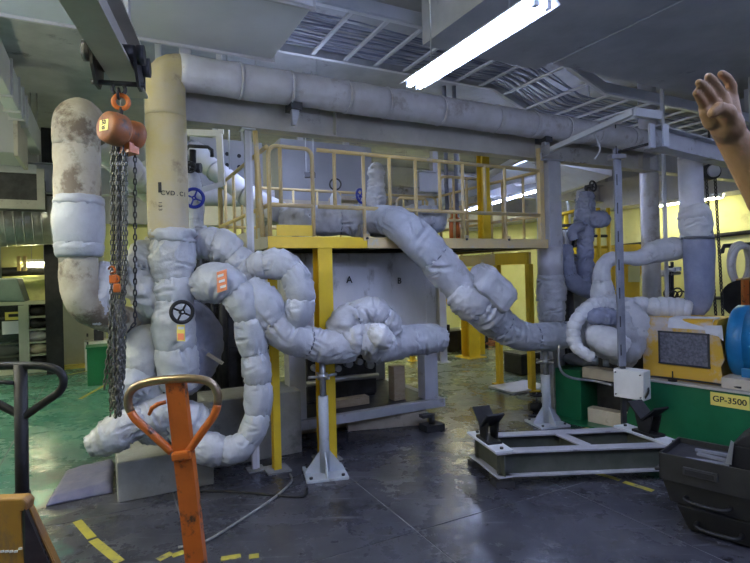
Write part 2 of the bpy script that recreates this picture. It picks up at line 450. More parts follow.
lamp(P(24, 263.5, 9.6), P(61, 262.5, 9.9), 'lit batten lamp over the cabinet at the far left', True, .1)
for (u, v, z, lab) in [(2.2, 9.6, 3.6, 'behind the duct box'), (5.6, 9.9, 3.3, 'over the stout yellow column'), (7.2, 10.2, 3.3, 'in the far right corner')]:  # unseen lamps placed to brighten the back of the hall
    lamp(W(u-.65, v, z), W(u+.65, v, z), 'unseen yellowish fill lamp high over the rear gangway ' + lab, 'tube_mid', .2, group='unseen rear fill lamps')
lamp(W(1.3, 5.7, 3.42), W(2.5, 5.7, 3.42), 'added fill lamp over the left half of the platform, hidden by the long beam', False, .08)  # added out of sight behind the beam to brighten the platform
lamp(W(5.3, 5.7, 3.40), W(6.5, 5.7, 3.40), 'added fill lamp over the valve cluster, hidden by the long beam', False, .08)  # added out of sight to brighten the right side behind the beam
lamp(P(462, 212, 9.2), P(540, 190, 8.6), 'long lit batten lamp seen through the right end of the platform railing', False, .1)

# ------------------------------------------------------------------ ceiling: beams, ducts, trays
def beam(name, p0, p1, wd, ht, m, label, cat='beam', tf=.014):
    o = struct(name, MB().ibeam(p0, p1, wd, ht, tf), m, label); return o

zb = 2.90
bm = thing('trim_1', 'long grey steel beam running under the lagged pipe to the right', None, W(.52, 4.42, zb)); bm['kind'] = 'structure'
part('beam', MB().ibeam(W(.52, 4.42, zb+.15), W(9.4, 4.42, zb+.15), .15, .30), M['beam_tan'], bm)
part('end_plate', MB().uvbox(.5, .52, 4.34, 4.50, zb, zb+.3), M['beam_tan'], bm)
for uu in (1.9, 4.4, 6.2):
    part('stiffener', MB().uvbox(uu, uu+.012, 4.345, 4.415, zb+.014, zb+.286), M['beam_tan'], bm)
for uu in (.62, 8.9):
    part('hanger', MB().uvbox(uu-.04, uu+.04, 4.40, 4.48, zb+.3, ZC), M['beam'], bm)
# second beam in front of the right riser
q0, q1 = P(652, 137, 4.5), P(800, 186, 6.6)
q1.z = q0.z
tb = thing('trim_2', 'pale grey beam behind the raised hand at the upper right', None, q0); tb['kind'] = 'structure'
part('beam', MB().ibeam(q0, q1, .14, .19), M['beam'], tb)
d_ = (q1-q0).normalized()
part('end_bracket', MB().box(q0+d_*.05-Vector((d_.y*-.09, d_.x*.09, 0)), .10, .02, .19, d_), M['tray'], tb)
part('hanger', MB().box(q0+d_*2.2+ZZ*(.095+(ZC-q0.z-.095)/2), .07, .07, ZC-q0.z-.095, d_), M['beam'], tb)
# farther cross beams
n = 2
for (v, z, u0, u1, h, lab) in [(7.2, 2.95, 4.6, 9.45, .35, 'deep grey beam crossing above the valve cluster on the right'),
                               (9.4, 3.0, -4.9, 9.45, .45, 'far grey roof beam across the back of the hall')]:
    n += 1
    o = thing('trim_%d' % n, lab, None, W(u0, v, z)); o['kind'] = 'structure'
    part('beam', MB().ibeam(W(u0, v, z+h/2), W(u1, v, z+h/2), .2, h), M['beam'], o)
    for uu in (u0+.3, (u0+u1)/2, u1-.4):
        part('hanger', MB().uvbox(uu-.05, uu+.05, v-.05, v+.05, z+h, ZC), M['beam'], o)
o = thing('trim_5', 'grey eaves beam along the top of the yellow right wall', None, W(9.2, 2, 2.8)); o['kind'] = 'structure'
part('beam', MB().uvbox(8.9, 9.49, 0, 11.5, 2.82, 3.35), M['beam'], o)
part('upper_panel', MB().uvbox(9.3, 9.49, 0, 11.5, 3.35, ZC), M['wall_grey'], o)

# ceiling down-stand slabs that the ducts hang from
o = thing('trim_6', 'dark recessed concrete ceiling rib at the top left', None, W(-2.6, 2, 3.9)); o['kind'] = 'structure'
for v in (1.2, 2.2, 3.2):
    part('rib', MB().uvbox(-4.9, .3, v, v+.16, 3.95, ZC), M['concrete'], o)
part('cross_rib', MB().uvbox(-1.5, -1.35, .2, 9.5, 3.9, ZC), M['concrete'], o)

def duct(label, u0, u1, v0, v1, z0, z1, seams, seam_dir='u', mm='duct'):
    t = thing('air_duct', label, 'duct', W((u0+u1)/2, (v0+v1)/2, z0))
    part('casing', MB().uvbox(u0, u1, v0, v1, z0, z1), M[mm], t, .004)
    for s in seams:
        if seam_dir == 'u':
            part('flange', MB().uvbox(u0-.02, u1+.02, s-.012, s+.012, z0-.022, z1+.02), M['beam'], t)
        else:
            part('flange', MB().uvbox(s-.012, s+.012, v0-.02, v1+.02, z0-.022, z1+.02), M['beam'], t)
    for uu in (u0+.1, u1-.1):
        for vv in (v0+.15, v1-.15):
            part('hanger_rod', MB().cyl(W(uu, vv, z1), W(uu, vv, ZC), .006, n=6), M['steel'], t)
    return t
# duct over the long pipe
zd = 3.5
a1, b1 = uvz(FZ(310, 9, zd)), uvz(FZ(272, 61, zd))
du1 = (a1[0]+b1[0])/2
duct('wide grey air duct at the top centre left, above the lagged pipe', du1-2.05, du1, a1[1]-.05, b1[1], zd, zd+.3, [a1[1]-.03, b1[1]-.02])
part_a = uvz(FZ(40, 38, zd)); part_b = uvz(FZ(38, 166, zd))
duct('pale blue grey air duct receding at the left above the stained riser', part_b[0], du1-2.1, part_a[1], 9.0, zd, zd+.35, [uvz(FZ(60, 101, zd))[1], uvz(FZ(60, 115.5, zd))[1], uvz(FZ(50, 122, zd))[1], 7.4])
# big duct upper right
c1 = uvz(FZ(690, 95, 3.55)); c2 = uvz(FZ(750, 56, 3.55))
duct('big dark grey duct filling the upper right corner above the hand', uvz(FZ(585, 48, 3.55))[0], c1[0]+.02, .5, c1[1], 3.55, 3.95, [], mm='concrete')
duct('dark grey duct beside the long lamp at the top', du1+1.1, uvz(FZ(585, 48, 3.55))[0]-.012, .5, uvz(FZ(585, 48, 3.55))[1]+.55, 3.555, 3.95, [], mm='concrete')

# dark square duct pieces at the left edge
t = thing('cable_duct', 'dark grey boxed duct with pale flanges at the left edge', 'duct', P(12, 170, 6.0))
pL = uvz(P(20, 150, 6.2))
part('casing', MB().uvbox(pL[0]-1.2, pL[0]-.02, pL[1]-.3, pL[1]+.5, pL[2]-.10, pL[2]+.62), M['wall_grey'], t, .005)
part('flange', MB().uvbox(pL[0]-.02, pL[0]+.02, pL[1]-.34, pL[1]+.54, pL[2]-.14, pL[2]+.66), M['beam_tan'], t)
part('hanger', MB().uvbox(pL[0]-.7, pL[0]-.6, pL[1], pL[1]+.1, pL[2]+.62, ZC), M['beam'], t)
t = thing('cable_duct', 'lower boxed duct with a pale rim below the flanged one at the left edge', 'duct', P(20, 200, 7.2))
pL = uvz(P(44, 200, 7.4))
part('casing', MB().uvbox(pL[0]-1.4, pL[0]-.03, pL[1]-.2, pL[1]+.8, pL[2]-.08, pL[2]+.38), M['darksteel'], t, .005)
part('rim', MB().uvbox(pL[0]-1.4, pL[0]+.03, pL[1]-.24, pL[1]-.2, pL[2]-.16, pL[2]-.04), M['beam_tan'], t)
part('rim', MB().uvbox(pL[0]-.06, pL[0]+.03, pL[1]-.24, pL[1]-.2, pL[2]-.04, pL[2]+.40), M['beam_tan'], t)
part('rim', MB().uvbox(pL[0]-1.4, pL[0]-.06, pL[1]-.24, pL[1]-.2, pL[2]+.33, pL[2]+.45), M['beam'], t)
part('hanger', MB().uvbox(pL[0]-.7, pL[0]-.6, pL[1]+.2, pL[1]+.3, pL[2]+.38, ZC), M['beam'], t)

# round spiral duct at the far left
s0, s1 = P(-60, 224, 7.9), P(62, 220, 8.8)
t = thing('spiral_duct', 'round silver spiral duct at the far left behind the stained riser', 'duct', (s0+s1)/2)
dd = (s1-s0); L_ = dd.length; dd = dd.normalized()
part('casing', MB().cyl(s0, s1, .40, n=32), M['steel'], t)
for i in range(13):
    c = s0+dd*(L_*(i+.5)/13)
    part('seam', MB().torus(c, dd, .402, .008, 28, 5), M['steel'], t)
for q in (.3, .8):
    c = s0+dd*L_*q
    part('hanger_rod', MB().cyl(c+ZZ*.4, Vector((c.x, c.y, ZC)), .01, n=6), M['tray'], t)

# cable tray with its step down
zt = 3.87
g = uvz(FZ(446, 31, zt)); h = uvz(FZ(400, 73, zt))
vn, vf = g[1], h[1]
ua = uvz(RV(557, 60, vn)); 
ub = uvz(RV(605, 92, vn))
pa = (du1+.02, zt); pb = (ua[0], zt); pc = (max(ub[0], ua[0]+.15), max(3.45, min(zt-.1, ub[2]))); pd = (9.0, pc[1])
tr = thing('cable_tray', 'ladder cable tray full of cables crossing the ceiling and stepping down', 'cable tray', W(pb[0], vn, zt))
prof = [pa, pb, pc, pd]
for v, wdn in ((vn, 1), (vf, -1)):
    for i in range(3):
        (u0, z0), (u1, z1) = prof[i], prof[i+1]
        hgt = .11
        poly = [W(u0, v-.008, z0), W(u1, v-.008, z1), W(u1, v-.008, z1+hgt), W(u0, v-.008, z0+hgt)]
        part('side_rail', MB().prism(poly, UV_V*.016), M['tray'], tr)
        part('rail_flange', MB().prism([W(u0, v, z0), W(u1, v, z1), W(u1, v, z1-.012), W(u0, v, z0-.012)], UV_V*(.05*wdn)), M['tray'], tr)
def along(u):
    for i in range(3):
        (u0, z0), (u1, z1) = prof[i], prof[i+1]
        if u <= u1 or i == 2:
            return z0+(z1-z0)*(u-u0)/(u1-u0)
rungs = []
uu = pa[0]+.22
while uu < 8.9:
    rungs.append(uu); uu += .36
for uu in rungs:
    part('rung', MB().bar(W(uu, vn, along(uu)+.01), W(uu, vf, along(uu)+.01), .035, .022), M['tray'], tr)
for i in range(22):
    vv = vn + .30 + (vf-vn-.36)*(i+.5)/22 + random.uniform(-.02, .02)
    pts = []; ph = random.uniform(0, 6); amp = random.uniform(.015, .05)
    uu = pa[0]+.02
    while uu < 8.5:
        pts.append(W(uu, min(vf-.03, vv + amp*math.sin(uu*1.9+ph)+.02*math.sin(uu*5+ph*2)), along(uu)+.032+.010*(i % 2)+.012*abs(math.sin(uu*3+ph))))
        uu += .15
    part('cable', MB().tube(pts, random.uniform(.007, .012), 6), M['cable' if i % 3 else 'cable_dark'], tr)
for uu in (pb[0]-.8, pb[0]-.02, pd[0]-3.0):
    for v in (vn, vf):
        part('hanger_rod', MB().cyl(W(uu, v, along(uu)), W(uu, v, ZC), .008, n=6), M['tray'], tr)

# ------------------------------------------------------------------ long lagged pipe and its riser
def spline(ctrl, n=12):
    """Catmull-Rom through (Vector, radius)"""
    out = []
    k = len(ctrl)
    for i in range(k-1):
        p0, p1, p2, p3 = ctrl[max(i-1, 0)], ctrl[i], ctrl[i+1], ctrl[min(i+2, k-1)]
        for j in range(n):
            t = j/n
            def cr(a, b, c, d): return b*1.0 + (c-a)*(.5*t) + (a*2-b*5+c*4-d)*(.5*t*t) + (b*3-a-c*3+d)*(.5*t**3)
            out.append((cr(p0[0], p1[0], p2[0], p3[0]), cr(p0[1], p1[1], p2[1], p3[1])))
    out.append(ctrl[-1]); return out

def resample(path, step):
    """arc length parametrised (p, r) list"""
    d = [0]
    for i in range(1, len(path)): d.append(d[-1]+(path[i][0]-path[i-1][0]).length)
    tot = d[-1]; n = max(2, int(round(tot/step))); out = []; j = 0
    for i in range(n+1):
        s = tot*i/n
        while j < len(d)-2 and d[j+1] < s: j += 1
        f = (s-d[j])/max(1e-9, d[j+1]-d[j])
        out.append((path[j][0].lerp(path[j+1][0], f), path[j][1]*(1-f)+path[j+1][1]*f))
    return out

def pr(pts):
    """(x, y, depth, radius px) -> (Vector, radius m)"""
    return [(P(x, y, d), r*d/F) for x, y, d, r in pts]

def lagged(path, mb=None, n=28, wr=.004, seed=0, fr=6):
    """smooth lagged pipe surface with slight unevenness"""
    mb = mb or MB()
    pts = [p for p, r in path]; fr_ = frames(pts); vs = []
    for (p, r), (a, b) in zip(path, fr_):
        for j in range(n):
            t = 2*pi*j/n; dv = a*math.cos(t)+b*math.sin(t); q = p+dv*r
            vs.append(q + dv*noise.noise(q*fr+Vector((seed, 0, 0)))*wr)
    k = len(path)
    fs = [(i*n+j, i*n+(j+1) % n, (i+1)*n+(j+1) % n, (i+1)*n+j) for i in range(k-1) for j in range(n)]
    fs.append(tuple(range(n))[::-1]); fs.append(tuple((k-1)*n+j for j in range(n)))
    return mb.add(vs, fs, True)

vp = 4.20
R0 = .138
ztop = 3.22
pr0 = P(168, 200, 3.93)
ur, vr = uvz(pr0)[:2]
lp = thing('lagged_pipe', 'long grey lagged pipe running right from the tan riser under the ceiling', 'pipe', W(2.5, vr, ztop))
# sections split at the visible taped seams
seams = [ur+.10, ur+.56, ur+.98, ur+1.5, ur+1.9, ur+2.5, ur+3.2, ur+3.7, ur+4.2, ur+4.7, ur+5.3, 6.0]
for i in range(len(seams)-1):
    part('lagging', lagged(resample([(W(seams[i]+.004, vr, ztop), R0*(1+.012*math.sin(i*2.3))), (W(seams[i+1]-.004, vr, ztop), R0*(1+.012*math.sin(i*2.3+1)))], .05), wr=.007, seed=i), M['lagging'], lp)
    if i: part('seam_band', MB().torus(W(seams[i], vr, ztop), UV_U, R0*1.005, .009, 28, 6), M['lagging'], lp)
endp = [(W(6.0, vr, ztop), R0), (W(6.2, vr, ztop), R0), (W(6.33, vr+.10, ztop), R0), (W(6.36, vr+.3, ztop), R0), (W(6.36, vr+2.6, ztop), R0)]
part('lagging', lagged(resample(spline(endp), .06), wr=.006, seed=77), M['lagging'], lp)
for uu in (ur+1.02, ur+3.9):
    part('clamp', MB().uvbox(uu-.05, uu+.05, vr-.06, vr+.10, ztop-R0-.04, ztop-R0+.02), M['darksteel'], lp)
    part('clamp_bracket', MB().prism([W(uu-.035, vr-.03, ztop-R0-.04), W(uu+.035, vr-.03, ztop-R0-.04), W(uu+.0, vr-.03, ztop-R0-.17), W(uu-.03, vr-.03, ztop-R0-.17)], UV_V*.05), M['steel'], lp)

rz = thing('riser_pipe', 'tan stained vertical riser pipe at centre left with handwriting on it', 'pipe', W(ur, vr, .6))
elb = [(W(ur, vr, ztop-.36), R0*1.06), (W(ur, vr, ztop-.17), R0*1.05), (W(ur+.012, vr, ztop-.06), R0*1.03), (W(ur+.06, vr, ztop-.012), R0*1.0), (W(ur+.12, vr, ztop), R0)]
part('lagging', lagged(resample([(W(ur, vr, 1.95), R0*1.06), (W(ur, vr, ztop-.36), R0*1.06)], .06), wr=.004, seed=5), M['lagging_tan'], rz)
part('elbow', lagged(resample(spline(elb), .03), wr=.006, seed=6), M['lagging_tan'], rz)
part('core_pipe', MB().cyl(W(ur, vr, .5), W(ur, vr, 1.95), .10), M['darksteel'], rz)
def curved_text(txt, size, ang0, z, mb_parent, vertical=False):
    fdir = (CAM - W(ur, vr, z)); fdir.z = 0; fdir.normalize(); base = math.atan2(fdir.y, fdir.x)
    x = 0
    for ch in txt:
        a = base + ang0 + x/R0
        nrm = Vector((math.cos(a), math.sin(a), 0)); tang = Vector((-math.sin(a), math.cos(a), 0))
        o = Vector((W(ur, vr, 0).x, W(ur, vr, 0).y, z)) + nrm*(R0*1.06+.006)
        if vertical: textpart(ch, size, o, -ZZ, tang, M['ink'], mb_parent); z -= size*.72
        else:
            textpart(ch, size, o, tang, ZZ, M['ink'], mb_parent); x += size*.66
curved_text('CVD.Cl', .046, -.22, P(175, 196, 3.93).z, rz)
curved_text('133', .035, -.36, P(163, 203, 3.8).z, rz, True)
fdir = (CAM - W(ur, vr, 1.65)).normalized(); base_a = math.atan2(fdir.y, fdir.x)
a = base_a-.36; nrm = Vector((math.cos(a), math.sin(a), 0)); tang = Vector((-math.sin(a), math.cos(a), 0))
oo = W(ur, vr, 0) + nrm*(R0*1.06+.004) + ZZ*(P(163, 196, 3.8).z+.06)
part('bar_mark', MB().box(oo, .022, .006, .075, tang, nrm), M['ink'], rz)

# ------------------------------------------------------------------ jacketed pipes
def jacket_mb(sec, seed, puff, wr, n=60, pleat=.09, squash=1.0):
    """one stitched insulation jacket: a padded sleeve drawn in at both ends with gathers and creases"""
    k = len(sec); pts = [p for p, r in sec]; fr_ = frames(pts); vs = []
    puff = min(.34, puff*1.55)
    rnd = random.Random(seed); kf = rnd.choice((9, 10, 11, 12))
    ln = sum((pts[i+1]-pts[i]).length for i in range(k-1)); rm = sum(r for p, r in sec)/k
    # creases: short valleys, most of them running in from a drawn seam, some slanting across the sleeve
    folds = []
    for i in range(int(9+5*ln/max(rm, .03)*.5)):
        th0 = rnd.uniform(0, 2*pi)
        if i % 5 < 3:
            e = rnd.choice((0, 1)); l2 = rnd.uniform(.15, .5)
            folds.append((th0, float(e), th0+rnd.uniform(-.35, .35), e+(l2 if e == 0 else -l2), rnd.uniform(.07, .16), rnd.uniform(.05, .10), 1))
        else:
            t0 = rnd.uniform(.1, .9); dt = rnd.uniform(.6, 1.6)*rnd.choice((-1, 1))
            folds.append((th0, t0, th0+dt, t0+rnd.uniform(-.3, .3), rnd.uniform(.05, .11), rnd.uniform(.06, .12), 0))
    asp = ln/max(rm, .02)            # sleeve length in radians of girth
    strength = wr/max(.0001, rm*.17)
    for i, ((p, r), (a, b)) in enumerate(zip(sec, fr_)):
        t = i/(k-1); bulge = max(0, math.sin(pi*t))**.42
        prof = (1-puff)+puff*bulge
        act = []
        for f in folds:
            lo, hi = min(f[1], f[3])-.15, max(f[1], f[3])+.15
            if lo <= t <= hi: act.append(f)
        for j in range(n):
            th = 2*pi*j/n
            dv = a*math.cos(th)+b*math.sin(th)
            q = p+dv*r
            g = pleat*1.3*(1-bulge)*(abs(math.sin(kf*.5*th+seed+.6*math.sin(th+seed)))-.6)
            for (ha, ta, hb, tb2, dep, wid, gat) in act:
                du = (hb-ha); dt = (tb2-ta)*asp; L2 = du*du+dt*dt
                dh = (th-ha+pi) % (2*pi)-pi; pt = (t-ta)*asp
                w_ = max(0, min(1, (dh*du+pt*dt)/L2))
                ex, ey = dh-du*w_, pt-dt*w_
                dist = math.sqrt(ex*ex+ey*ey)
                fade = (1-w_*.9) if gat else 1-abs(2*w_-1)**2
                x = dist/wid
                if x < 3.2:
                    g += 1.4*strength*dep*fade*(-math.exp(-x*x)+.45*math.exp(-(x-1.6)**2*1.6))
            rr = r*(prof+g) + wr*wrinkle(q, seed*.37, .55/max(r, .03))*.8
            vs.append(p+dv*rr)
    fs = [(i*n+j, i*n+(j+1) % n, (i+1)*n+(j+1) % n, (i+1)*n+j) for i in range(k-1) for j in range(n)]
    fs.append(tuple(range(n))[::-1]); fs.append(tuple((k-1)*n+j for j in range(n)))
    return MB().add(vs, fs, True)

def pillow(label, c, sx, sy, sz, ax, ay, mt, seed=1, e=.38, wr=.10, parent=None):
    """quilted box shaped blanket: a rounded box with wrinkled faces"""
    c = Vector(c); ax = Vector(ax).normalized(); az = ax.cross(Vector(ay)).normalized(); ay = az.cross(ax)
    n, k = 48, 30; vs = []
    def sp(x): return math.copysign(abs(x)**e, x)
    for i in range(k+1):
        ph = pi*i/k-pi/2
        for j in range(n):
            t = 2*pi*j/n
            d = ax*(sx*sp(math.cos(ph))*sp(math.cos(t)))+ay*(sy*sp(math.cos(ph))*sp(math.sin(t)))+az*(sz*sp(math.sin(ph)))
            p = c+d
            vs.append(p+d.normalized()*wr*min(sx, sy, sz)*wrinkle(p, seed, 7)*2)
    fs = [(i*n+j, i*n+(j+1) % n, (i+1)*n+(j+1) % n, (i+1)*n+j) for i in range(k) for j in range(n)]
    mb = MB().add(vs, fs, True)
    if parent: return part('blanket', mb, M[mt], parent)
    t = thing('jacketed_valve', label, 'valve', c); part('blanket', mb, M[mt], t); return t

SEED = [11]
def jacketed(label, ctrl, mt, cuts=None, length=.27, puff=.16, wr=None, parent=None, name='jacketed_pipe', straps=True, world=False, pleat=.09, cat='pipe', group=None):
    """a run of insulated pipe: one child per stitched jacket. cuts: fractions of the run where one jacket ends"""
    path = spline(ctrl if world else pr(ctrl)); path = resample(path, .012); N = len(path)-1
    tot = sum((path[i+1][0]-path[i][0]).length for i in range(N))
    if cuts is None:
        k = max(1, int(round(tot/length))); cuts = [i/k for i in range(1, k)]
    cuts = [0]+list(cuts)+[1]
    t = parent or thing(name, label, cat, path[N//2][0], group)
    for i in range(len(cuts)-1):
        SEED[0] += 1
        a, b = int(round(cuts[i]*N)), int(round(cuts[i+1]*N))
        sec = path[max(0, a-(1 if i else 0)):b+2]
        if len(sec) < 4: continue
        rm = sum(r for p, r in sec)/len(sec)
        part('jacket', jacket_mb(sec, SEED[0], puff, rm*.17 if wr is None else wr*rm, pleat=pleat), M[mt] if isinstance(mt, str) else mt[i % len(mt)] and M[mt[i % len(mt)]], t)
        if straps and i:
            p, r = path[a]; tg = (path[min(N, a+2)][0]-path[max(0, a-2)][0]).normalized()
            part('strap', MB().torus(p, tg, r*(1-min(.34, puff*1.55))+.002, .007, 22, 5), M['strap'], t)
    return t

def lump(label, c, rx, ry, rz, mt, parent=None, seed=1, name='jacketed_valve', wr=.25, ax=(1, 0, 0), ay=(0, 1, 0), cat='valve'):
    mb = MB().ell(c, rx, ry, rz, ax, ay, 36, 22, wr=min(rx, ry, rz)*wr, seed=seed, fr=.55/max(.03, min(rx, rz)))
    if parent: return part('jacket', mb, M[mt], parent)
    t = thing(name, label, cat, c); part('jacket', mb, M[mt], t); return t

def handwheel(c, axis, R, mt, parent=None, label=None):
    c = Vector(c); axis = Vector(axis).normalized()
    t = parent
    if t is None: t = thing('handwheel', label, 'handwheel', c)
    hw = part('handwheel' if parent else 'rim', MB().torus(c, axis, R, R*.19, 28, 8), M[mt], t)
    pt = hw if parent else t
    mb = MB().cyl(c-axis*R*.25, c+axis*R*.2, R*.26, n=12)
    part('hub', mb, M[mt], pt)
    a = axis.orthogonal().normalized(); b = axis.cross(a)
    for i in range(4):
        th = i*pi/2+.4
        part('spoke', MB().cyl(c+(a*math.cos(th)+b*math.sin(th))*R*.2, c+(a*math.cos(th)+b*math.sin(th))*R*.95, R*.10, n=8), M[mt], pt)
    part('stem', MB().cyl(c-axis*R*1.6, c+axis*R*.35, R*.09, n=8), M['steel'], pt)
    return t
def tocam(p):
    return (CAM-Vector(p)).normalized()

# --- jackets round the foot of the tan riser
rj = jacketed('jacketed vertical pipe with puffed silver cuffs below the tan riser', [(173, 229, 3.93, 22), (172.5, 260, 3.92, 22), (174, 280, 3.9, 20), (175, 300, 3.88, 19), (174, 322, 3.86, 21), (176, 350, 3.86, 21), (179, 388, 3.9, 19)], 'jacket', [.075, .33, .46, .74], puff=.13)
hw = P(182, 312, 3.60)
handwheel(hw, tocam(hw)+Vector((.25, 0, 0)), .072, 'black', rj)
tg = P(181, 333, 3.62)
ta = part('tag', MB().box(tg, .055, .004, .115, (1, 0, -.05), (.1, 1, 0)), M['sign_yellow'], rj, label='yellow and orange paper tag')
part('print', MB().box(tg+Vector((0, -.004, -.025)), .042, .002, .045, (1, 0, -.05), (.1, 1, 0)), M['tag_orange'], ta)
part('print', MB().box(tg+Vector((.002, -.0045, .035)), .042, .002, .018, (1, 0, -.05), (.1, 1, 0)), M['paper'], ta)
part('wire', MB().cyl(tg+ZZ*.055, hw+Vector((0, .03, -.03)), .0015, n=5), M['steel'], ta)

jacketed('crumpled silver jacketed branch at the left side of the tan riser jackets', [(160, 246, 4.0, 12), (146, 258, 3.95, 17), (141, 280, 3.9, 18), (150, 297, 3.9, 17), (158, 312, 3.95, 16)], 'jacket', [.42], puff=.2, wr=.34)
jacketed('pale crumpled jacket elbow below the left branch, beside the hoist chain', [(160, 308, 4.05, 11), (146, 312, 4.0, 12), (137, 322, 4.0, 12), (150, 333, 4.05, 12), (164, 342, 4.1, 11)], 'jacket', [.5], puff=.14, wr=.3)
jacketed('yellow lit silver jacketed pipe dropping at the left behind the chain', [(160, 338, 3.98, 13), (145, 343, 3.9, 18), (143, 362, 3.85, 17), (146, 385, 3.85, 16), (152, 410, 3.9, 16)], 'jacket', [.55], puff=.14, wr=.26)
jacketed('rounded silver jacket end low at the left behind the chain', [(146, 392, 3.8, 13), (134, 384, 3.75, 17), (127, 392, 3.75, 16), (126, 404, 3.78, 12)], 'jacket', [], puff=.3, wr=.2)
# sleeve lying over the plinth at the lower left
jacketed('long silver jacket sleeve sagging to the left over the folded cloth', [(175, 408, 3.85, 17), (152, 416, 3.8, 19), (128, 425, 3.72, 18), (108, 438, 3.66, 17), (88, 447, 3.62, 11)], 'jacket2', [.4], puff=.12, wr=.28)
jacketed('bulging silver jackets under the orange handle loop', [(140, 432, 3.9, 14), (163, 424, 3.9, 20), (186, 424, 3.92, 22), (205, 432, 3.95, 19)], 'jacket', [.5], puff=.16, wr=.3)

# --- pump casing disc
t = thing('jacketed_pump', 'round blue grey jacketed pump casing behind the black handwheel', 'pump', P(195, 345, 4.2))
c = P(187, 347, 4.18)
dax = (UV_U*.55 - UV_V*.83).normalized()
mb = MB().ell(c-dax*.03, .375, .375, .19, dax.orthogonal(), dax.cross(dax.orthogonal()), 60, 36, wr=.055, seed=3, fr=5)
part('casing_jacket', mb, M['jacket_disc'], t)
part('rim_seam', MB().torus(c-dax*.02, dax, .372, .02, 40, 6), M['jacket_disc'], t)
part('lacing', MB().bar(c+dax*.115+Vector((.08, 0, -.05)), c+dax*.115+Vector((.2, 0, -.13)), .035, .02), M['rag'], t)
part('pedestal', MB().box(Vector((c.x, c.y, .455)), .34, .3, .31, UV_U, UV_V), M['plinth'], t)

# --- U shaped pale pipe
jacketed('silver jacketed pipe looping down in puffs and under to the left', [(196, 288, 3.95, 17), (215, 283, 3.92, 21), (233, 288, 3.92, 19), (245, 310, 3.95, 16), (252, 340, 3.98, 15), (257, 372, 4.0, 14.5), (258, 405, 4.0, 14.5), (253, 430, 3.98, 14), (238, 448, 3.92, 14), (217, 450, 3.88, 16), (198, 444, 3.86, 17)], 'jacket', [.17, .30, .44, .565, .69, .80, .90], puff=.2)
o = P(222, 281, 3.76)
t = thing('paper_tag', 'orange paper tag stuck on the bent silver jacket', 'tag', o)
part('sheet', MB().box(o, .075, .004, .15, (1, 0, .28), (.1, 1, .3)), M['tag_orange'], t)
for i in range(3):
    part('print', MB().box(o+Vector((.008*(i-1)*-1, -.0045, -.04+.04*i)), .045, .002, .018, (1, 0, .28), (.1, 1, .3)), M['paper'], t)
# --- upper return pipe
jacketed('silver jacketed pipe curving down right from the riser collar', [(192, 240, 4.15, 14), (208, 243, 4.15, 17), (222, 247, 4.15, 18), (237, 259, 4.15, 16), (246, 272, 4.15, 15), (250, 290, 4.15, 13)], 'jacket', [.28, .55, .8], puff=.16, wr=.26)
jacketed('short silver jacket arch just left of the yellow corner post', [(250, 268, 4.12, 11), (262, 265, 4.1, 15), (278, 264, 4.1, 16), (292, 272, 4.1, 15), (300, 290, 4.1, 15), (299, 308, 4.1, 16), (288, 325, 4.12, 15)], 'jacket', [.16, .42, .72], puff=.15)
jacketed('big silver jacketed pipe sagging right to the pipe stand', [(246, 288, 4.05, 17), (259, 302, 4.03, 20), (271, 320, 4.05, 19), (288, 335, 4.1, 17.5), (310, 343, 4.2, 17), (334, 347, 4.3, 17.5), (352, 345, 4.4, 17)], ['jacket', 'jacket2', 'jacket2'], [.3, .62], puff=.09, wr=.2)
# --- valve wrap and capped header
vt = thing('jacketed_valve', 'bulky silver wrapped valve on the pipe in front of the steel tank', 'valve', P(362, 335, 4.45))
jacketed('', [(336, 338, 4.4, 14), (345, 325, 4.38, 17), (356, 316, 4.4, 16), (374, 313, 4.45, 15), (388, 322, 4.5, 13), (394, 334, 4.52, 10)], 'jacket2', [.36, .72], puff=.12, wr=.3, parent=vt)
jacketed('', [(340, 340, 4.36, 15), (358, 338, 4.36, 18), (376, 340, 4.4, 16)], 'jacket2', [.55], puff=.16, wr=.34, parent=vt)
jacketed('', [(368, 330, 4.3, 9), (380, 336, 4.3, 12), (388, 345, 4.34, 9)], 'jacket_white', [], puff=.25, wr=.36, parent=vt)
jacketed('silver jacketed header with a capped end below the tank face', [(366, 345, 4.5, 17), (385, 344, 4.58, 17), (410, 340, 4.7, 16), (432, 339, 4.82, 14.5), (444, 339, 4.87, 12)], ['jacket2', 'jacket'], [.55], puff=.1, wr=.2)
# ------------------------------------------------------------------ stained riser at the left
t = thing('riser_pipe', 'thick stained grey riser pipe with an elbow top at the left', 'pipe', P(78, 250, 3.5))
rA = 21*3.5/F
top = P(76, 121, 3.5)
mdir = Vector((-.268, .963, 0)).normalized()
p0 = P(78.5, 262, 3.5); 
vert = [(p0, rA*.80), (P(78, 250, 3.5), rA*.9), (P(77.5, 200, 3.5), rA), (top-ZZ*.16, rA)]
part('lagging', lagged(resample(vert, .05), wr=.01, seed=21, fr=9), M['lagging_stain'], t)
e = [(top-ZZ*.17, rA), (top-ZZ*.05, rA*1.02), (top+mdir*.06+ZZ*.03, rA*1.0), (top+mdir*.20+ZZ*.045, rA), (top+mdir*.36+ZZ*.045, rA)]
part('elbow', lagged(resample(spline(e), .03), wr=.01, seed=22, fr=9), M['lagging_stain'], t)
h0 = top+mdir*.37+ZZ*.045; h1 = top+mdir*3.35+ZZ*.045
for i in range(4):
    a, b = h0.lerp(h1, i/4), h0.lerp(h1, (i+1)/4)
    part('lagging', lagged(resample([(a, rA), (b, rA)], .1), wr=.008, seed=23+i), M['lagging'], t)
    part('seam_band', MB().torus(b, mdir, rA*1.005, .008, 24, 5), M['lagging'], t)
sd = mdir.cross(ZZ).normalized()
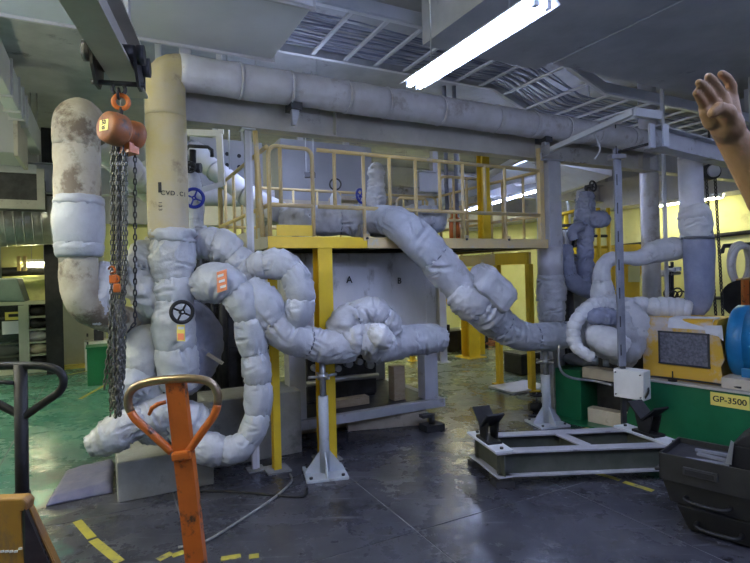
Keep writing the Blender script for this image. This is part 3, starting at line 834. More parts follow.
e2 = [(h1, rA), (h1+mdir*.12, rA), (h1+mdir*.22+sd*.10, rA), (h1+mdir*.24+sd*.3, rA), (h1+mdir*.24+sd*1.6, rA)]
part('elbow', lagged(resample(spline(e2), .05), wr=.006, seed=31), M['lagging'], t)
for uu in (.4, .9):
    c = h0.lerp(h1, uu); part('hanger_rod', MB().cyl(c+ZZ*rA, Vector((c.x, c.y, ZC)), .008, n=6), M['steel'], t)
low = pr([(78.5, 258, 3.5, 17.5), (79, 280, 3.5, 17.5), (82, 298, 3.52, 17), (94, 311, 3.6, 16), (112, 318, 3.8, 15), (135, 322, 4.0, 14)])
part('elbow', lagged(resample(spline(low), .03), wr=.012, seed=41, fr=9), M['lagging_stain'], t, label='dark stained lower elbow')
jacketed('', [(79, 195.5, 3.5, 22.5), (79, 206, 3.5, 23.3), (79.5, 242, 3.5, 23), (80, 257, 3.5, 22)], 'jacket', [.15, .78], puff=.07, wr=.07, parent=t, pleat=.03)
jacketed('pale cloth sleeve wrapped slantwise at the foot of the stained riser', [(106, 262, 3.62, 7), (103, 285, 3.6, 10), (99, 305, 3.58, 11), (95, 324, 3.58, 8)], 'jacket_white', [], puff=.2, wr=.3)

# ------------------------------------------------------------------ plinth under the left pump
st = struct('trim_7', MB().uvbox(.05, .74, 4.28, 5.2, 0, .30), M['plinth'], 'grey concrete plinth under the jacketed pump at the left', .012)
st = struct('trim_8', MB().uvbox(.745, 1.60, 4.62, 5.1, 0, .58), M['plinth'], 'upper concrete upstand behind the thin yellow post', .012)
t = thing('cable_duct', 'black vertical pipes and conduits standing behind the silver jackets', 'conduit', W(1.0, 5.1, 0))
for i, (u, r) in enumerate([(.80, .03), (.92, .02), (1.02, .045), (1.22, .025), (1.38, .03)]):
    part('conduit', MB().cyl(W(u, 5.15+.02*i, .58 if u > .745 else .30), W(u, 5.15+.02*i, 1.85), r, n=10), M['darksteel'], t)
for z in (.9, 1.3):
    part('clamp_bar', MB().uvbox(.7, 1.5, 5.2, 5.25, z, z+.05), M['darksteel'], t)
t = thing('base_frame', 'dark brown steel backing frame behind the pump jackets', 'frame', W(.9, 5.3, 0))
part('panel', MB().uvbox(.45, 1.44, 5.32, 5.36, .02, 1.85), M['darksteel'], t)
for u in (.45, 1.40):
    part('post', MB().uvbox(u, u+.06, 5.25, 5.32, 0, 1.9), M['darksteel'], t)

# small jacketed valve line with blue handwheel
vl = jacketed('slim jacketed valve line with blue handwheel behind the tan riser', [(192, 172, 4.6, 6), (193, 184, 4.6, 8), (195, 205, 4.6, 9), (196, 226, 4.6, 8), (198, 246, 4.5, 9)], 'jacket', [.25, .62], puff=.16, name='valve_line', cat='valve')
handwheel(P(194, 198, 4.45), tocam(P(194, 198, 4.45)), .077, 'bluewheel', vl)
mb = MB().cyl(P(185, 168, 4.6), P(201, 168, 4.6), .045, n=14); mb.cyl(P(193, 178, 4.6), P(193, 150, 4.6), .03, n=12)
part('gearbox', mb, M['black'], vl)
mb = MB().tube([P(186, 166, 4.6), P(186, 150, 4.6), P(189, 146, 4.6), P(208, 147, 4.6), P(212, 150, 4.6), P(212, 157, 4.6)], .016, 8)
part('loop_handle', mb, M['darksteel'], vl)
handwheel(P(190, 167, 4.5), tocam(P(190, 167, 4.5)), .045, 'darksteel', vl)

# white clad pipe going down right to the platform tank
wp = thing('clad_pipe', 'white clad pipe sloping down right from behind the blue handwheel', 'pipe', P(230, 185, 6.0))
path = resample(spline(pr([(120, 186, 6.6, 10), (188, 152, 6.5, 10), (205, 163, 6.4, 10), (232, 183, 6.2, 10.5), (255, 200, 6.1, 11), (280, 212, 5.9, 11)])), .05)
N = len(path)-1
for i in range(5):
    a, b = N*i//5, N*(i+1)//5
    part('cladding', lagged(path[a:b+1], wr=.003, seed=60+i), M['cladding'], wp)
    if i: part('seam_band', MB().torus(path[a][0], path[a+1][0]-path[a][0], path[a][1]*1.03, .012, 22, 5), M['steel'], wp)
part('hanger_rod', MB().cyl(P(230, 180, 6.2), Vector((P(230, 180, 6.2).x, P(230, 180, 6.2).y, ZC)), .01, n=6), M['steel'], wp)

# white strut frame between riser and railing
t = thing('angle_iron_hanger', 'white angle iron hanger frame right of the tan riser', 'frame', P(205, 140, 5.2))
mb = MB().bar(P(150, 131, 5.2), P(222, 134, 5.2), .05, .06); part('cross_bar', mb, M['white'], t)
part('upright', MB().bar(P(219, 131, 5.2), P(222, 185, 5.2), .06, .04, (0, 1, 0)), M['white'], t)
part('foot_bar', MB().bar(P(222, 184, 5.2), P(190, 193, 5.0), .05, .05), M['white'], t)
hp = P(160, 131, 5.2); part('hanger', MB().box((hp+Vector((hp.x, hp.y, ZC)))/2, .05, .04, ZC-hp.z), M['white'], t)
hp = P(221, 134, 5.2); part('hanger', MB().box((hp+Vector((hp.x, hp.y, ZC)))/2, .05, .04, ZC-hp.z), M['white'], t)

# ------------------------------------------------------------------ platform
ZD, ZM, ZR = 1.98, 2.25, 2.75
PU0, PU1, PV0, PV1 = 1.22, 4.42, 4.27, 6.45
pt = thing('platform', 'yellow steel platform with faded railings in the middle of the hall', 'platform', W(2.8, 4.3, 0))
def bolt(c, axis, r=.014, parent=None, mt='darksteel'):
    part('bolt', MB().cyl(Vector(c), Vector(c)+Vector(axis)*.014, r, n=8), M[mt], parent)
half = PU0+(PU1-PU0)*.36
def chan(p0, p1, mtn, out):
    mb = MB(); d = p1-p0
    mb.bar(p0, p1, .008, .10); o2 = out*.03
    mb.bar(p0+o2*.0+ZZ*.046+out*-.03, p1+ZZ*.046+out*-.03, .06, .008); mb.bar(p0-ZZ*.046+out*-.03, p1-ZZ*.046+out*-.03, .06, .008)
    return part('channel', mb, M[mtn], pt, .003)
chan(W(PU0, PV0, ZD-.05), W(2.15, PV0, ZD-.05), 'yellow', -UV_V)
chan(W(2.152, PV0, ZD-.05), W(PU1, PV0, ZD-.05), 'cream', -UV_V)
chan(W(PU0, PV1, ZD-.05), W(PU1, PV1, ZD-.05), 'cream', UV_V)
chan(W(PU0, PV0+.01, ZD-.05), W(PU0, PV1, ZD-.05), 'beam_tan', -UV_U)
chan(W(PU1, PV0+.01, ZD-.05), W(PU1, PV1, ZD-.05), 'cream', UV_U)
part('deck', MB().uvbox(PU0+.01, PU1-.01, PV0+.01, PV1-.01, ZD-.012, ZD-.002), M['darksteel'], pt)
for i in range(7):
    uu = PU0+.4+i*.4
    part('joist', MB().uvbox(uu-.03, uu+.03, PV0+.02, PV1-.02, ZD-.09, ZD-.014), M['darksteel'], pt)
# raised kick box at the left corner
part('kick_plate', MB().uvbox(PU0+.08, 1.62, PV0+.005, PV0+.012, ZD+.005, ZD+.10), M['yellow'], pt)
part('kick_plate', MB().uvbox(PU0+.02, PU0+.028, PV0+.02, PV1, ZD+.002, ZD+.10), M['beam_tan'], pt)
# posts
def ipost(u, v, s, z1, m, plate=.11):
    o = part('post', MB().ibeam(W(u, v, .012), W(u, v, z1), s, s, .012, .009, UV_V), M[m], pt)
    part('base_plate', MB().uvbox(u-plate, u+plate, v-plate, v+plate, 0, .012), M['plinth'], o)
    return o
ipost(1.735, PV0+.075, .135, ZD-.1, 'yellow')
ipost(PU0+.045, PV0+.05, .065, ZD-.1, 'yellow', .10)
ipost(PU0+.05, PV1-.07, .10, ZD-.1, 'cream')
ipost(2.9, PV1-.07, .10, ZD-.1, 'cream')
# handrails
rt = .019
def rail(pts, name='rail', r=rt, mt='cream'):
    return part(name, MB().tube(pts, r, 10), M[mt], pt)
v0 = PV0+.03
def rnd_corner(u0, u1, z0, zt, v, left=True, both=False):
    """post-rail-post hoop with rounded top corners"""
    c = .07; pts = [W(u0, v, z0)]
    for i in range(6):
        a = pi-(pi/2)*i/5; pts.append(W(u0+c+c*math.cos(a), v, zt-c+c*math.sin(a)))
    if both:
        for i in range(6):
            a = pi/2-(pi/2)*i/5; pts.append(W(u1-c+c*math.cos(a), v, zt-c+c*math.sin(a)))
        pts.append(W(u1, v, z0))
    else: pts.append(W(u1, v, zt))
    return pts
uS = uvz(RV(313, 200, v0))[0]
rail(rnd_corner(PU0+.03, uS, ZD, ZR, v0, both=True), 'hoop')
rail([W(PU0+.03, v0, ZM), W(uS, v0, ZM)])
uS2 = uvz(RV(318, 200, v0))[0]
rail([W(uS2, v0, ZR), W(PU1-.03, v0, ZR)])
rail([W(uS2, v0, ZM), W(PU1-.03, v0, ZM)])
for x, full in [(281, 0), (335, 0), (364, 1), (390, 0), (416, 1), (440, 0), (463, 1), (485, 0), (505, 1)]:
    uu = uvz(RV(x, 200, v0))[0]
    part('baluster', MB().cyl(W(uu, v0, ZD if full else ZM), W(uu, v0, ZR), .0175, n=10), M['cream'], pt)
    if full:
        part('foot_clip', MB().uvbox(uu-.03, uu+.03, PV0-.012, PV0+.0, ZD-.03, ZD+.03), M['cream'], pt)
        bolt(W(uu, PV0-.012, ZD-.01), -UV_V, .012, pt)
part('baluster', MB().uvbox(PU1-.09, PU1-.03, v0-.02, v0+.03, ZD, ZR+.25), M['cream'], pt)
# side rail on the left running back
uL = PU0+.03
rail([W(uL, v0+.05, ZR), W(uL, PV1-.1, ZR), W(uL, PV1-.04, ZR-.06), W(uL, PV1-.04, ZD)], 'hoop')
rail([W(uL, v0+.02, ZM), W(uL, PV1-.04, ZM)])
for q in (.18, .36, .62, .82):
    vv = v0+(PV1-v0)*q
    part('baluster', MB().cyl(W(uL, vv, ZD), W(uL, vv, ZR), .0175, n=10), M['cream'], pt)
# inner railing at the right rear
for (va, z1) in ((5.2, 2.80),):
    rail(rnd_corner(3.62, PU1-.05, ZD, z1, va), 'hoop')
    rail([W(3.62, va, ZM+.02), W(PU1-.05, va, ZM+.02)])
    for uu in (3.82, 4.02, 4.2, 4.36):
        part('baluster', MB().cyl(W(uu, va, ZD), W(uu, va, z1), .016, n=10), M['cream'], pt)
rail(rnd_corner(PU0+.05, PU1-.03, ZD, ZR, PV1-.03, both=True), 'hoop')
rail([W(PU0+.05, PV1-.03, ZM), W(PU1-.03, PV1-.03, ZM)])
for i in range(9):
    uu = PU0+.3+i*.33
    part('baluster', MB().cyl(W(uu, PV1-.03, ZD), W(uu, PV1-.03, ZR), .016, n=8), M['cream'], pt)
rail([W(PU1-.04, v0, ZR), W(PU1-.04, PV1-.03, ZR)])
rail([W(PU1-.04, v0, ZM), W(PU1-.04, PV1-.03, ZM)])
for i in range(5):
    vv = v0+.3+i*.36
    part('baluster', MB().cyl(W(PU1-.04, vv, ZD), W(PU1-.04, vv, ZR), .016, n=8), M['cream'], pt)
c0 = W(4.12, 5.0, ZD)
single('yellow_pillar', MB().ibeam(c0, W(4.12, 5.0, zb+.6), .11, .11, .012, .01, UV_V), M['yellow'], 'tall yellow pillar rising from the right end of the platform', 'pillar')

# grey strut pole and thin yellow pole at the left corner of the platform
pz = RV(249, 200, 4.42); pu = uvz(pz)[0]
mb = MB().uvbox(pu-.028, pu+.012, 4.40, 4.44, 0, zb); 
t = thing('strut_pole', 'grey double strut pole rising left of the platform corner', 'pole', W(pu, 4.42, 0))
part('channel', mb, M['beam'], t); part('channel', MB().uvbox(pu+.014, pu+.034, 4.41, 4.44, 0, zb), M['tray'], t)
part('foot_plate', MB().uvbox(pu-.07, pu+.07, 4.35, 4.49, 0, .012), M['plinth'], t)
part('head_plate', MB().uvbox(pu-.06, pu+.06, 4.36, 4.48, zb-.012, zb-.001), M['tray'], t)
y0, y1 = RV(263, 236, PV0+.1), RV(255, 131, PV0+.1)
single('yellow_pole', MB().cyl(W(uvz(y0)[0], PV0+.1, ZD), W(uvz(y1)[0], PV0+.1, uvz(y1)[2]), .022, n=12), M['cream'], 'thin faded yellow pole rising above the left platform corner', 'pole')

# steel column at the right end of the platform with its wrap
cu, cv = 4.60, 4.42
t = thing('steel_column', 'grey steel column at the right end of the platform with a jacket round it', 'column', W(cu, cv, 0))
part('shaft', MB().ibeam(W(cu, cv, .02), W(cu, cv, zb), .19, .2, .016, .012, UV_V), M['beam'], t)
part('cap_plate', MB().uvbox(cu-.13, cu+.13, cv-.12, cv+.12, zb-.016, zb-.001), M['beam'], t)
part('base_plate', MB().uvbox(cu-.16, cu+.16, cv-.16, cv+.16, 0, .02), M['beam'], t)
z0, z1 = 1.0, 1.55
jacketed('', [(W(cu, cv, 1.02), .135), (W(cu, cv, 1.12), .155), (W(cu, cv, 1.4), .165), (W(cu, cv, 1.60), .15)], 'jacket2', [.45], puff=.1, wr=.25, parent=t, world=True)
part('casing', MB().cyl(W(cu, cv, 1.58), W(cu, cv, 1.90), .142, n=24), M['lagging'], t)

# ------------------------------------------------------------------ things on the platform
tp = jacketed('big stained jacketed vessel pipe lying along the platform deck', [(281, 220, 5.0, 13), (305, 220, 5.0, 16), (340, 221, 5.05, 15), (372, 222, 5.1, 15.5), (390, 223, 5.1, 15)], 'jacket2', [.26, .55, .82], puff=.1, name='jacketed_vessel', cat='vessel')
for x in (300, 360):
    p = P(x, 228, 5.04); part('saddle', MB().box(Vector((p.x, p.y, (ZD+p.z)/2)), .1, .2, p.z-ZD+.04, UV_U, UV_V), M['beam_tan'], tp)
jacketed('silver jacket stub at the right end of the deck vessel', [(412, 222, 5.3, 12), (428, 219, 5.4, 15), (440, 222, 5.5, 13)], 'jacket', [.5], puff=.15, wr=.3)
jacketed('upright white jacketed valve standing on the platform behind the railing', [(377, 212, 5.3, 8), (376, 200, 5.3, 10), (376, 185, 5.3, 9), (376, 178, 5.3, 7), (376, 171, 5.3, 9), (376, 163, 5.3, 5)], 'jacket_white', [.5], puff=.2, wr=.35, name='jacketed_valve', cat='valve')
mb = MB(); t = thing('valve', 'small valve with a blue handwheel left of the upright white jacketed valve', 'valve', P(361, 205, 5.35))
part('body', MB().cyl(P(361, 214, 5.35), P(361, 195, 5.35), .03, n=12), M['jacket_white'], t)
handwheel(P(361, 196, 5.3), Vector((.8, -.6, .1)), .07, 'bluewheel', t)
t = thing('gas_bottle', 'small white and blue bottle with a hoop handle on the platform', 'bottle', P(337, 210, 5.6))
b0 = P(336, 213, 5.6)
part('body', MB().lathe(b0, ZZ, [(0.01, 0), (.055, 0), (.06, .02), (.06, .17), (.04, .21), (.015, .23), (.01, .26)], 18), M['white'], t)
part('hoop', MB().torus(b0+ZZ*.31, Vector((0, 1, 0)), .06, .009, 18, 6), M['darksteel'], t)
single('pallet_board', MB().bar(RV(333, 199, 6.1), RV(330, 199, 6.1)+UV_U*.9, .3, .05), M['wood_pale'], 'pale flat board lying high behind the platform railing', 'board')

# slanted pipe crossing the front edge and running to the pump
sp = jacketed('long silver jacketed pipe slanting down right from the platform to the pump', [(366, 221, 5.08, 13), (384, 220, 4.92, 15), (398, 224, 4.84, 17), (412, 235, 4.82, 18), (432, 255, 4.85, 18.5), (454, 280, 4.95, 18), (476, 303, 5.05, 19), (496, 321, 5.15, 18), (514, 333, 5.25, 15), (530, 337, 5.33, 14), (552, 336, 5.45, 13.5), (576, 334, 5.55, 14), (598, 332, 5.6, 14)], ['jacket', 'jacket', 'jacket2', 'jacket'], [.10, .27, .43, .60, .74, .87], puff=.08, wr=.15)
pillow('boxy grey quilted blanket strapped over the valve on the slanted pipe', P(492, 288, 4.90), .21, .17, .13, P(512, 306, 5.0)-P(470, 268, 4.85), (0, 1, 0), 'jacket2', 5, wr=.22)
vb = jacketed('crumpled silver jacket round the slanted pipe under the boxy blanket', [(456, 288, 4.92, 17), (468, 298, 4.92, 20), (482, 309, 4.98, 20), (496, 318, 5.08, 17)], 'jacket2', [.5], puff=.12, wr=.28, name='jacketed_valve', cat='valve')
lump('round pale wrapped valve bonnet above the slanted pipe', P(484, 276, 4.98), .14, .11, .12, 'jacket_white', seed=4)

# pipe stands
def stand(base, ztop, label, r=.042, rp=.10):
    b = Vector((base.x, base.y, 0))
    t = thing('pipe_stand', label, 'pipe stand', b)
    h = ztop
    part('base_plate', MB().box(b+ZZ*.011, .34, .34, .022, (1, .25, 0), (-.25, 1, 0)), M['stand'], t, .003)
    for i in range(4):
        a = pi/4*0+i*pi/2+.25
        d = Vector((math.cos(a), math.sin(a), 0)); n = d.cross(ZZ)*.006
        part('gusset', MB().prism([b+d*r*.9+ZZ*.022-n, b+d*.16+ZZ*.022-n, b+d*.16+ZZ*.04-n, b+d*r*.9+ZZ*.2-n], n*2), M['stand'], t)
    for sx in (-1, 1):
        for sy in (-1, 1):
            c = b+Vector((1, .25, 0)).normalized()*.13*sx+Vector((-.25, 1, 0)).normalized()*.13*sy+ZZ*.022
            bolt(c, ZZ, .014, t)
    part('tube', MB().cyl(b+ZZ*.022, b+ZZ*(h*.66), r, n=18), M['stand'], t)
    part('screw', MB().cyl(b+ZZ*(h*.66), b+ZZ*(h-.02), r*.62, n=14), M['steel'], t)
    part('nut', MB().cyl(b+ZZ*(h*.80), b+ZZ*(h*.80+.05), r*1.15, n=6), M['steel'], t)
    for i in range(4):
        a = i*pi/2+.5; d = Vector((math.cos(a), math.sin(a), 0))
        part('nut_handle', MB().cyl(b+ZZ*(h*.80+.025)+d*r, b+ZZ*(h*.80+.03)+d*.125, .012, n=8), M['steel'], t)
    part('head_plate', MB().box(b+ZZ*(h-.012), .14, .14, .018), M['steel'], t)
    return t
s1 = FZ(325, 474)
stand(s1, P(325, 358, s1.y).z+.02, 'pale grey adjustable pipe stand in front of the big yellow post')
s2 = FZ(547, 424)
stand(s2, P(547, 349, s2.y).z, 'pale grey adjustable pipe stand left of the green pump base', .045)

# ------------------------------------------------------------------ steel tank under the platform
TU0, TU1, TV0, TV1 = 1.55, 3.26, 4.80, 6.2
tk = thing('furnace_tank', 'stained grey steel tank box standing under the platform', 'tank', W(2.4, 5.3, 0))
part('shell', MB().uvbox(TU0, TU1, TV0, TV1, .95, 1.86), M['plate'], tk, .02)
for u in (TU0+.86,):
    part('weld_seam', MB().uvbox(u-.004, u+.004, TV0-.006, TV0, .95, 1.86), M['plate'], tk)
for u in (TU0+.15, TU1-.12):
    part('rib', MB().uvbox(u-.02, u+.02, TV0-.006, TV0, .96, 1.85), M['plate'], tk)
for u in (TU0, TU1-.17):
    for v in (TV0+.01, TV1-.16):
        part('leg', MB().uvbox(u, u+.17, v, v+.15, .25, .95), M['beam'], tk, .004)
part('frame_rail', MB().uvbox(TU0-.05, TU1+.05, TV0-.05, TV0+.03, .16, .25), M['beam'], tk, .003)
part('frame_rail', MB().uvbox(TU0-.05, TU1+.05, TV1-.03, TV1+.05, .16, .25), M['beam'], tk, .003)
for u in (TU0-.05, TU1-.03):
    part('frame_rail', MB().uvbox(u, u+.08, TV0+.03, TV1-.03, .16, .25), M['beam'], tk, .003)
part('drip_tray', MB().uvbox(TU0+.03, TU1-.03, TV0+.03, TV1-.03, .225, .245), M['darksteel'], tk)
part('upper_rail', MB().uvbox(TU1-.75, TU1-.17, TV0+.02, TV0+.09, .80, .95), M['beam'], tk, .003)
a = uvz(RV(349, 280, TV0)); textpart('A', .10, W(a[0], TV0-.009, a[2]), UV_U, ZZ+UV_U*.2, M['ink'], tk)
a = uvz(RV(399, 281, TV0)); textpart('B', .09, W(a[0], TV0-.009, a[2]), UV_U, ZZ+UV_U*.25, M['ink'], tk)
# clutter under the tank
t = thing('burner', 'dark machinery with small silver fittings under the steel tank', 'machine', W(2.3, 5.2, .245))
part('body', MB().uvbox(1.9, 2.75, 5.3, 5.8, .27, .78), M['darksteel'], t, .02)
for i in range(6):
    c = W(1.95+.13*i, 5.22, .66+.03*math.sin(i*2.2))
    part('fitting', MB().cyl(c, c-UV_V*.08, .035+.008*(i % 2), n=12), M['steel'], t)
part('manifold', MB().tube([W(1.85, 5.18, .5), W(2.3, 5.16, .52), W(2.7, 5.18, .5)], .03, 10), M['steel'], t)
for u in (1.95, 2.7):
    part('foot', MB().uvbox(u-.05, u+.05, 5.35, 5.7, .245, .27), M['darksteel'], t)
single('timber_block', MB().uvbox(2.78, 2.92, 4.95, 5.08, .246, .62), M['wood'], 'upright timber block wedged under the steel tank', 'timber', .006)
single('timber_block', MB().uvbox(1.95, 2.5, 5.0, 5.12, .246, .33), M['wood'], 'dark timber lying on the drip tray under the tank', 'timber', .006)
# timbers under the frame
a0 = FZ(346, 432); a1 = FZ(426, 425)
single('timber_beam', MB().bar(Vector((a0.x, a0.y+.1, .075)), Vector((a1.x, a1.y+.1, .075)), .2, .145), M['wood_pale'], 'pale timber packing beam under the front of the tank frame', 'timber', .006)
single('timber_beam', MB().bar(W(1.75, 5.2, .08), W(3.2, 5.2, .08), .16, .155), M['wood'], 'darker timber packing beam deeper under the tank frame', 'timber', .006)
single('timber_beam', MB().bar(W(1.75, 5.9, .08), W(3.2, 5.9, .08), .16, .155), M['wood'], 'rear timber packing beam at the back of the tank frame', 'timber', .006)
b0 = FZ(432, 430)
t = thing('jack_stand', 'small dark screw jack beside the tank leg', 'jack', b0)
part('base', MB().box(b0+ZZ*.035, .22, .16, .07, UV_U, UV_V), M['darksteel'], t, .005)
part('screw', MB().cyl(b0+ZZ*.07+UV_V*.0, b0+ZZ*.17, .035, n=12), M['darksteel'], t)
part('claw', MB().box(b0+ZZ*.16-UV_U*.07, .12, .08, .03, UV_U, UV_V), M['darksteel'], t)

# ------------------------------------------------------------------ skid frame with saddles
LF, LB = FZ(497, 453, .267), FZ(470, 434, .267); RF, RB = FZ(684, 446, .267), FZ(628, 427, .267)
sk = thing('skid_frame', 'grey welded steel skid frame with two black saddle supports on the floor', 'frame', Vector(((LF.x+RF.x)/2, (LF.y+LB.y)/2, 0)))
H = .19
def zz(p, z): return Vector((p.x, p.y, z))
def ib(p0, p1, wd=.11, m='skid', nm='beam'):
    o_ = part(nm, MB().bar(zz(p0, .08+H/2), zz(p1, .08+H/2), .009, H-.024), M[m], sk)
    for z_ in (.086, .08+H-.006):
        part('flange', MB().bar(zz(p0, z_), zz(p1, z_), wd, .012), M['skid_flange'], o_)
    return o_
e1 = (RF-LF).normalized(); e2 = (LB-LF).normalized()
ib(LF+e1*.02-e2*-.05, RF-e1*.02+e2*.05, .10)
ib(LB+e1*.02-e2*.05, RB-e1*.02-e2*.05, .10)
ib(LF+e1*.05-e2*.02, LB+e1*.05+e2*.02, .12)
ib(RF-e1*.05-e2*.02, RB-e1*.05+e2*.02, .12)
mf, mk = LF.lerp(RF, .52), LB.lerp(RB, .52)
ib(mf+e2*.1, mk-e2*.1, .09)
for q0_, q1_ in ((LF+e1*.05, LB+e1*.05), (RF-e1*.05, RB-e1*.05)):
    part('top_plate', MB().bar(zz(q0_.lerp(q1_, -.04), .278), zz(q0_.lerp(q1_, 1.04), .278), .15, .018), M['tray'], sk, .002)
    for q in (.06, .94):
        c = q0_.lerp(q1_, q)
        part('foot_pad', MB().box(zz(c, .03), .14, .10, .05, e1, e2), M['darksteel'], sk)
        part('foot_screw', MB().cyl(zz(c, .0), zz(c, .09), .03, n=10), M['darksteel'], sk)
        bolt(zz(c, .287), ZZ, .014, sk)
    # V saddle
    c = q0_.lerp(q1_, .5)
    ax_ = (q1_-q0_).normalized(); nx = ax_.cross(ZZ)
    sad = part('saddle', MB().bar(zz(c, .287+.01)-nx*.06, zz(c, .287+.01)+nx*.06, .22, .02), M['black'], sk)
    part('web', MB().prism([zz(c, .305)-ax_*.05-nx*.05, zz(c, .305)+ax_*.05-nx*.05, zz(c, .46)+ax_*.09-nx*.05, zz(c, .40)-nx*.05, zz(c, .46)-ax_*.09-nx*.05], nx*.012), M['black'], sad)
    part('web', MB().prism([zz(c, .305)-ax_*.05+nx*.04, zz(c, .305)+ax_*.05+nx*.04, zz(c, .46)+ax_*.09+nx*.04, zz(c, .40)+nx*.04, zz(c, .46)-ax_*.09+nx*.04], nx*.012), M['black'], sad)
    for s in (-1, 1):
        part('wing', MB().prism([zz(c, .40)-nx*.075, zz(c, .52)+ax_*.135*s-nx*.075, zz(c, .532)+ax_*.128*s-nx*.075, zz(c, .414)-nx*.075], nx*.15), M['black'], sad)

# ------------------------------------------------------------------ pump unit on the right
O = FZ(556, 417)
Q = Vector((.64, -.77, 0)).normalized(); Rr = Vector((.77, .64, 0)).normalized()
def B(a, b, z): return Vector((O.x, O.y, 0))+Q*a+Rr*b+ZZ*z
def bbox(a0, a1, b0, b1, z0, z1, mb=None):
    return (mb or MB()).frame(B(a0, b0, z0), Q*(a1-a0), Rr*(b1-b0), ZZ*(z1-z0))
gb = thing('pump_base', 'green steel pump base with a yellow number sign on its side', 'base', B(1.5, .5, 0))
part('foot_flange', bbox(-.02, 3.3, -.13, 1.0, 0, .02), M['green'], gb)
part('end_box', bbox(0, .30, 0, .95, .02, .55), M['green'], gb, .006)
part('main_box', bbox(.86, 3.3, 0, .95, .02, .545), M['green'], gb, .006)
part('top_plate', bbox(.84, 3.32, -.02, .97, .545, .565), M['beam_tan'], gb, .003)
part('back_box', bbox(.30, .86, .35, .95, .02, .5), M['darksteel'], gb)
part('gusset', MB().prism([B(.72, .01, .02), B(.86, .01, .02), B(.86, .01, .4)], Rr*.012), M['green'], gb)
sa = uvz(B(1, 0, 0))
# number sign: where it shows on the side of the base
def onside(x, y):
    D = ray(x, y); n = Rr; o = B(0, -.004, 0); tt = (o-CAM).dot(n)/D.dot(n); return CAM+D*tt
c1_, c2_ = onside(711, 397), onside(749, 405)
sc_ = (c1_+c2_)/2; hgt_ = onside(711, 391).z-onside(711, 404).z
wid_ = (onside(749, 400)-onside(710, 398)); wid_.z = 0
sg = part('number_sign', MB().box(sc_-ZZ*.0, wid_.length, .005, hgt_, Q, Rr), M['sign_yellow'], gb, label='yellow plate lettered GP-3500')
textpart('GP-3500', hgt_*.62, sc_-Rr*.0045, Q, ZZ, M['ink'], sg)
single('timber_block', bbox(.31, .84, .02, .16, .48, .59), M['wood_pale'], 'pale timber bridging the top of the gap in the green base', 'timber', .004)
single('timber_block', bbox(.36, .82, .02, .14, .02, .17), M['wood_pale'], 'stained timber on the foot of the green base in its gap', 'timber', .004)
single('timber_block', bbox(1.60, 2.4, .03, .26, .567, .66), M['wood_pale'], 'chipped white painted timber on the green base under the blue motor', 'timber', .006)
# coupling guard
cg = thing('coupling_guard', 'worn yellow coupling guard with a dark mesh window on the green base', 'guard', B(1.28, .4, .567))
def gprof(a, ofs=0):
    pts = [(.10, .567), (.10, 1.07)]
    for i in range(1, 7):
        t_ = pi/2*i/6; pts.append((.10+.08*(1-math.cos(t_)), 1.07+.08*math.sin(t_)))
    pts += [(.62, 1.15)]
    for i in range(1, 7):
        t_ = pi/2*i/6; pts.append((.62+.10*math.sin(t_), 1.05+.10*math.cos(t_)))
    pts += [(.72, .567)]
    return [B(a, b, z) for b, z in pts]
GP = mat('guard_paint', (.66, .38, .02), (.60, .36, .05), .5, 0, 4, .06, 20, c3=(.52, .45, .40), s3=1.7, t3=.52)
part('shell', MB().prism(gprof(.91), Q*.64), GP, cg)
part('side_panel', MB().prism([B(.93, .095, .60), B(1.60, .095, .58), B(1.58, .095, .74), B(1.61, .095, .80), B(1.58, .095, 1.0), B(1.60, .095, 1.06), B(.93, .095, 1.06)], Rr*.006), GP, cg)
part('mesh_window', bbox(1.07, 1.49, .088, .094, .72, 1.02), M['mesh_dark'], cg)
for z in (.72, 1.02):
    part('window_frame', bbox(1.06, 1.50, .082, .095, z-.008, z+.008), M['darksteel'], cg)
for a in (1.07, 1.49):
    part('window_frame', bbox(a-.008, a+.008, .082, .095, .72, 1.02), M['darksteel'], cg)
part('cloth_patch', MB().prism([B(1.15, .088, 1.06), B(1.52, .088, 1.06), B(1.52, .12, 1.145), B(1.52, .3, 1.156), B(1.15, .3, 1.156), B(1.15, .12, 1.145)], ZZ*.006), M['jacket_white'], cg)
part('torn_flap', MB().prism([B(1.46, .084, 1.10), B(1.60, .084, 1.11), B(1.61, .084, .97), B(1.57, .084, 1.01), B(1.47, .084, 1.03)], Rr*.006), M['jacket_white'], cg)
part('rod', MB().cyl(B(1.2, .04, .567), B(1.2, .04, .66), .006, n=6), M['black'], cg)
part('rod_foot', MB().cyl(B(1.2, .04, .566), B(1.2, .04, .578), .04, n=10), M['black'], cg)
# motor
mo = thing('electric_motor', 'blue electric motor on the green base at the right edge', 'motor', B(2.3, .45, .66))
part('barrel', MB().cyl(B(1.74, .42, .94), B(2.70, .42, .94), .33, n=32), M['blue'], mo)
part('end_bell', MB().lathe(B(1.60, .42, .94), Q, [(.02, 0), (.22, 0), (.31, .015), (.335, .04), (.335, .13), (.32, .15), (.02, .16)], 32), M['blue'], mo)
part('fan_cover', MB().lathe(B(2.70, .42, .94), Q, [(.32, 0), (.335, .02), (.335, .2), (.26, .25), (.02, .26)], 32), M['blue'], mo)
for i in range(18):
    th = pi*2*i/18
    d = Rr*math.cos(th)+ZZ*math.sin(th)
    part('fin', MB().bar(B(1.80, .42, .94)+d*.34, B(2.68, .42, .94)+d*.34, .008, .05, d), M['blue'], mo)
for b in (.16, .62):
    part('foot', bbox(1.72, 2.6, b-.02, b+.10, .66, .74), M['blue'], mo, .005)
part('terminal_box', bbox(1.95, 2.4, .0, .16, .98, 1.24), M['blue'], mo, .01)
single('motor_packing', bbox(1.70, 2.6, .55, .75, .567, .66), M['darksteel'], 'dark steel packing under the far foot of the blue motor', 'packing')
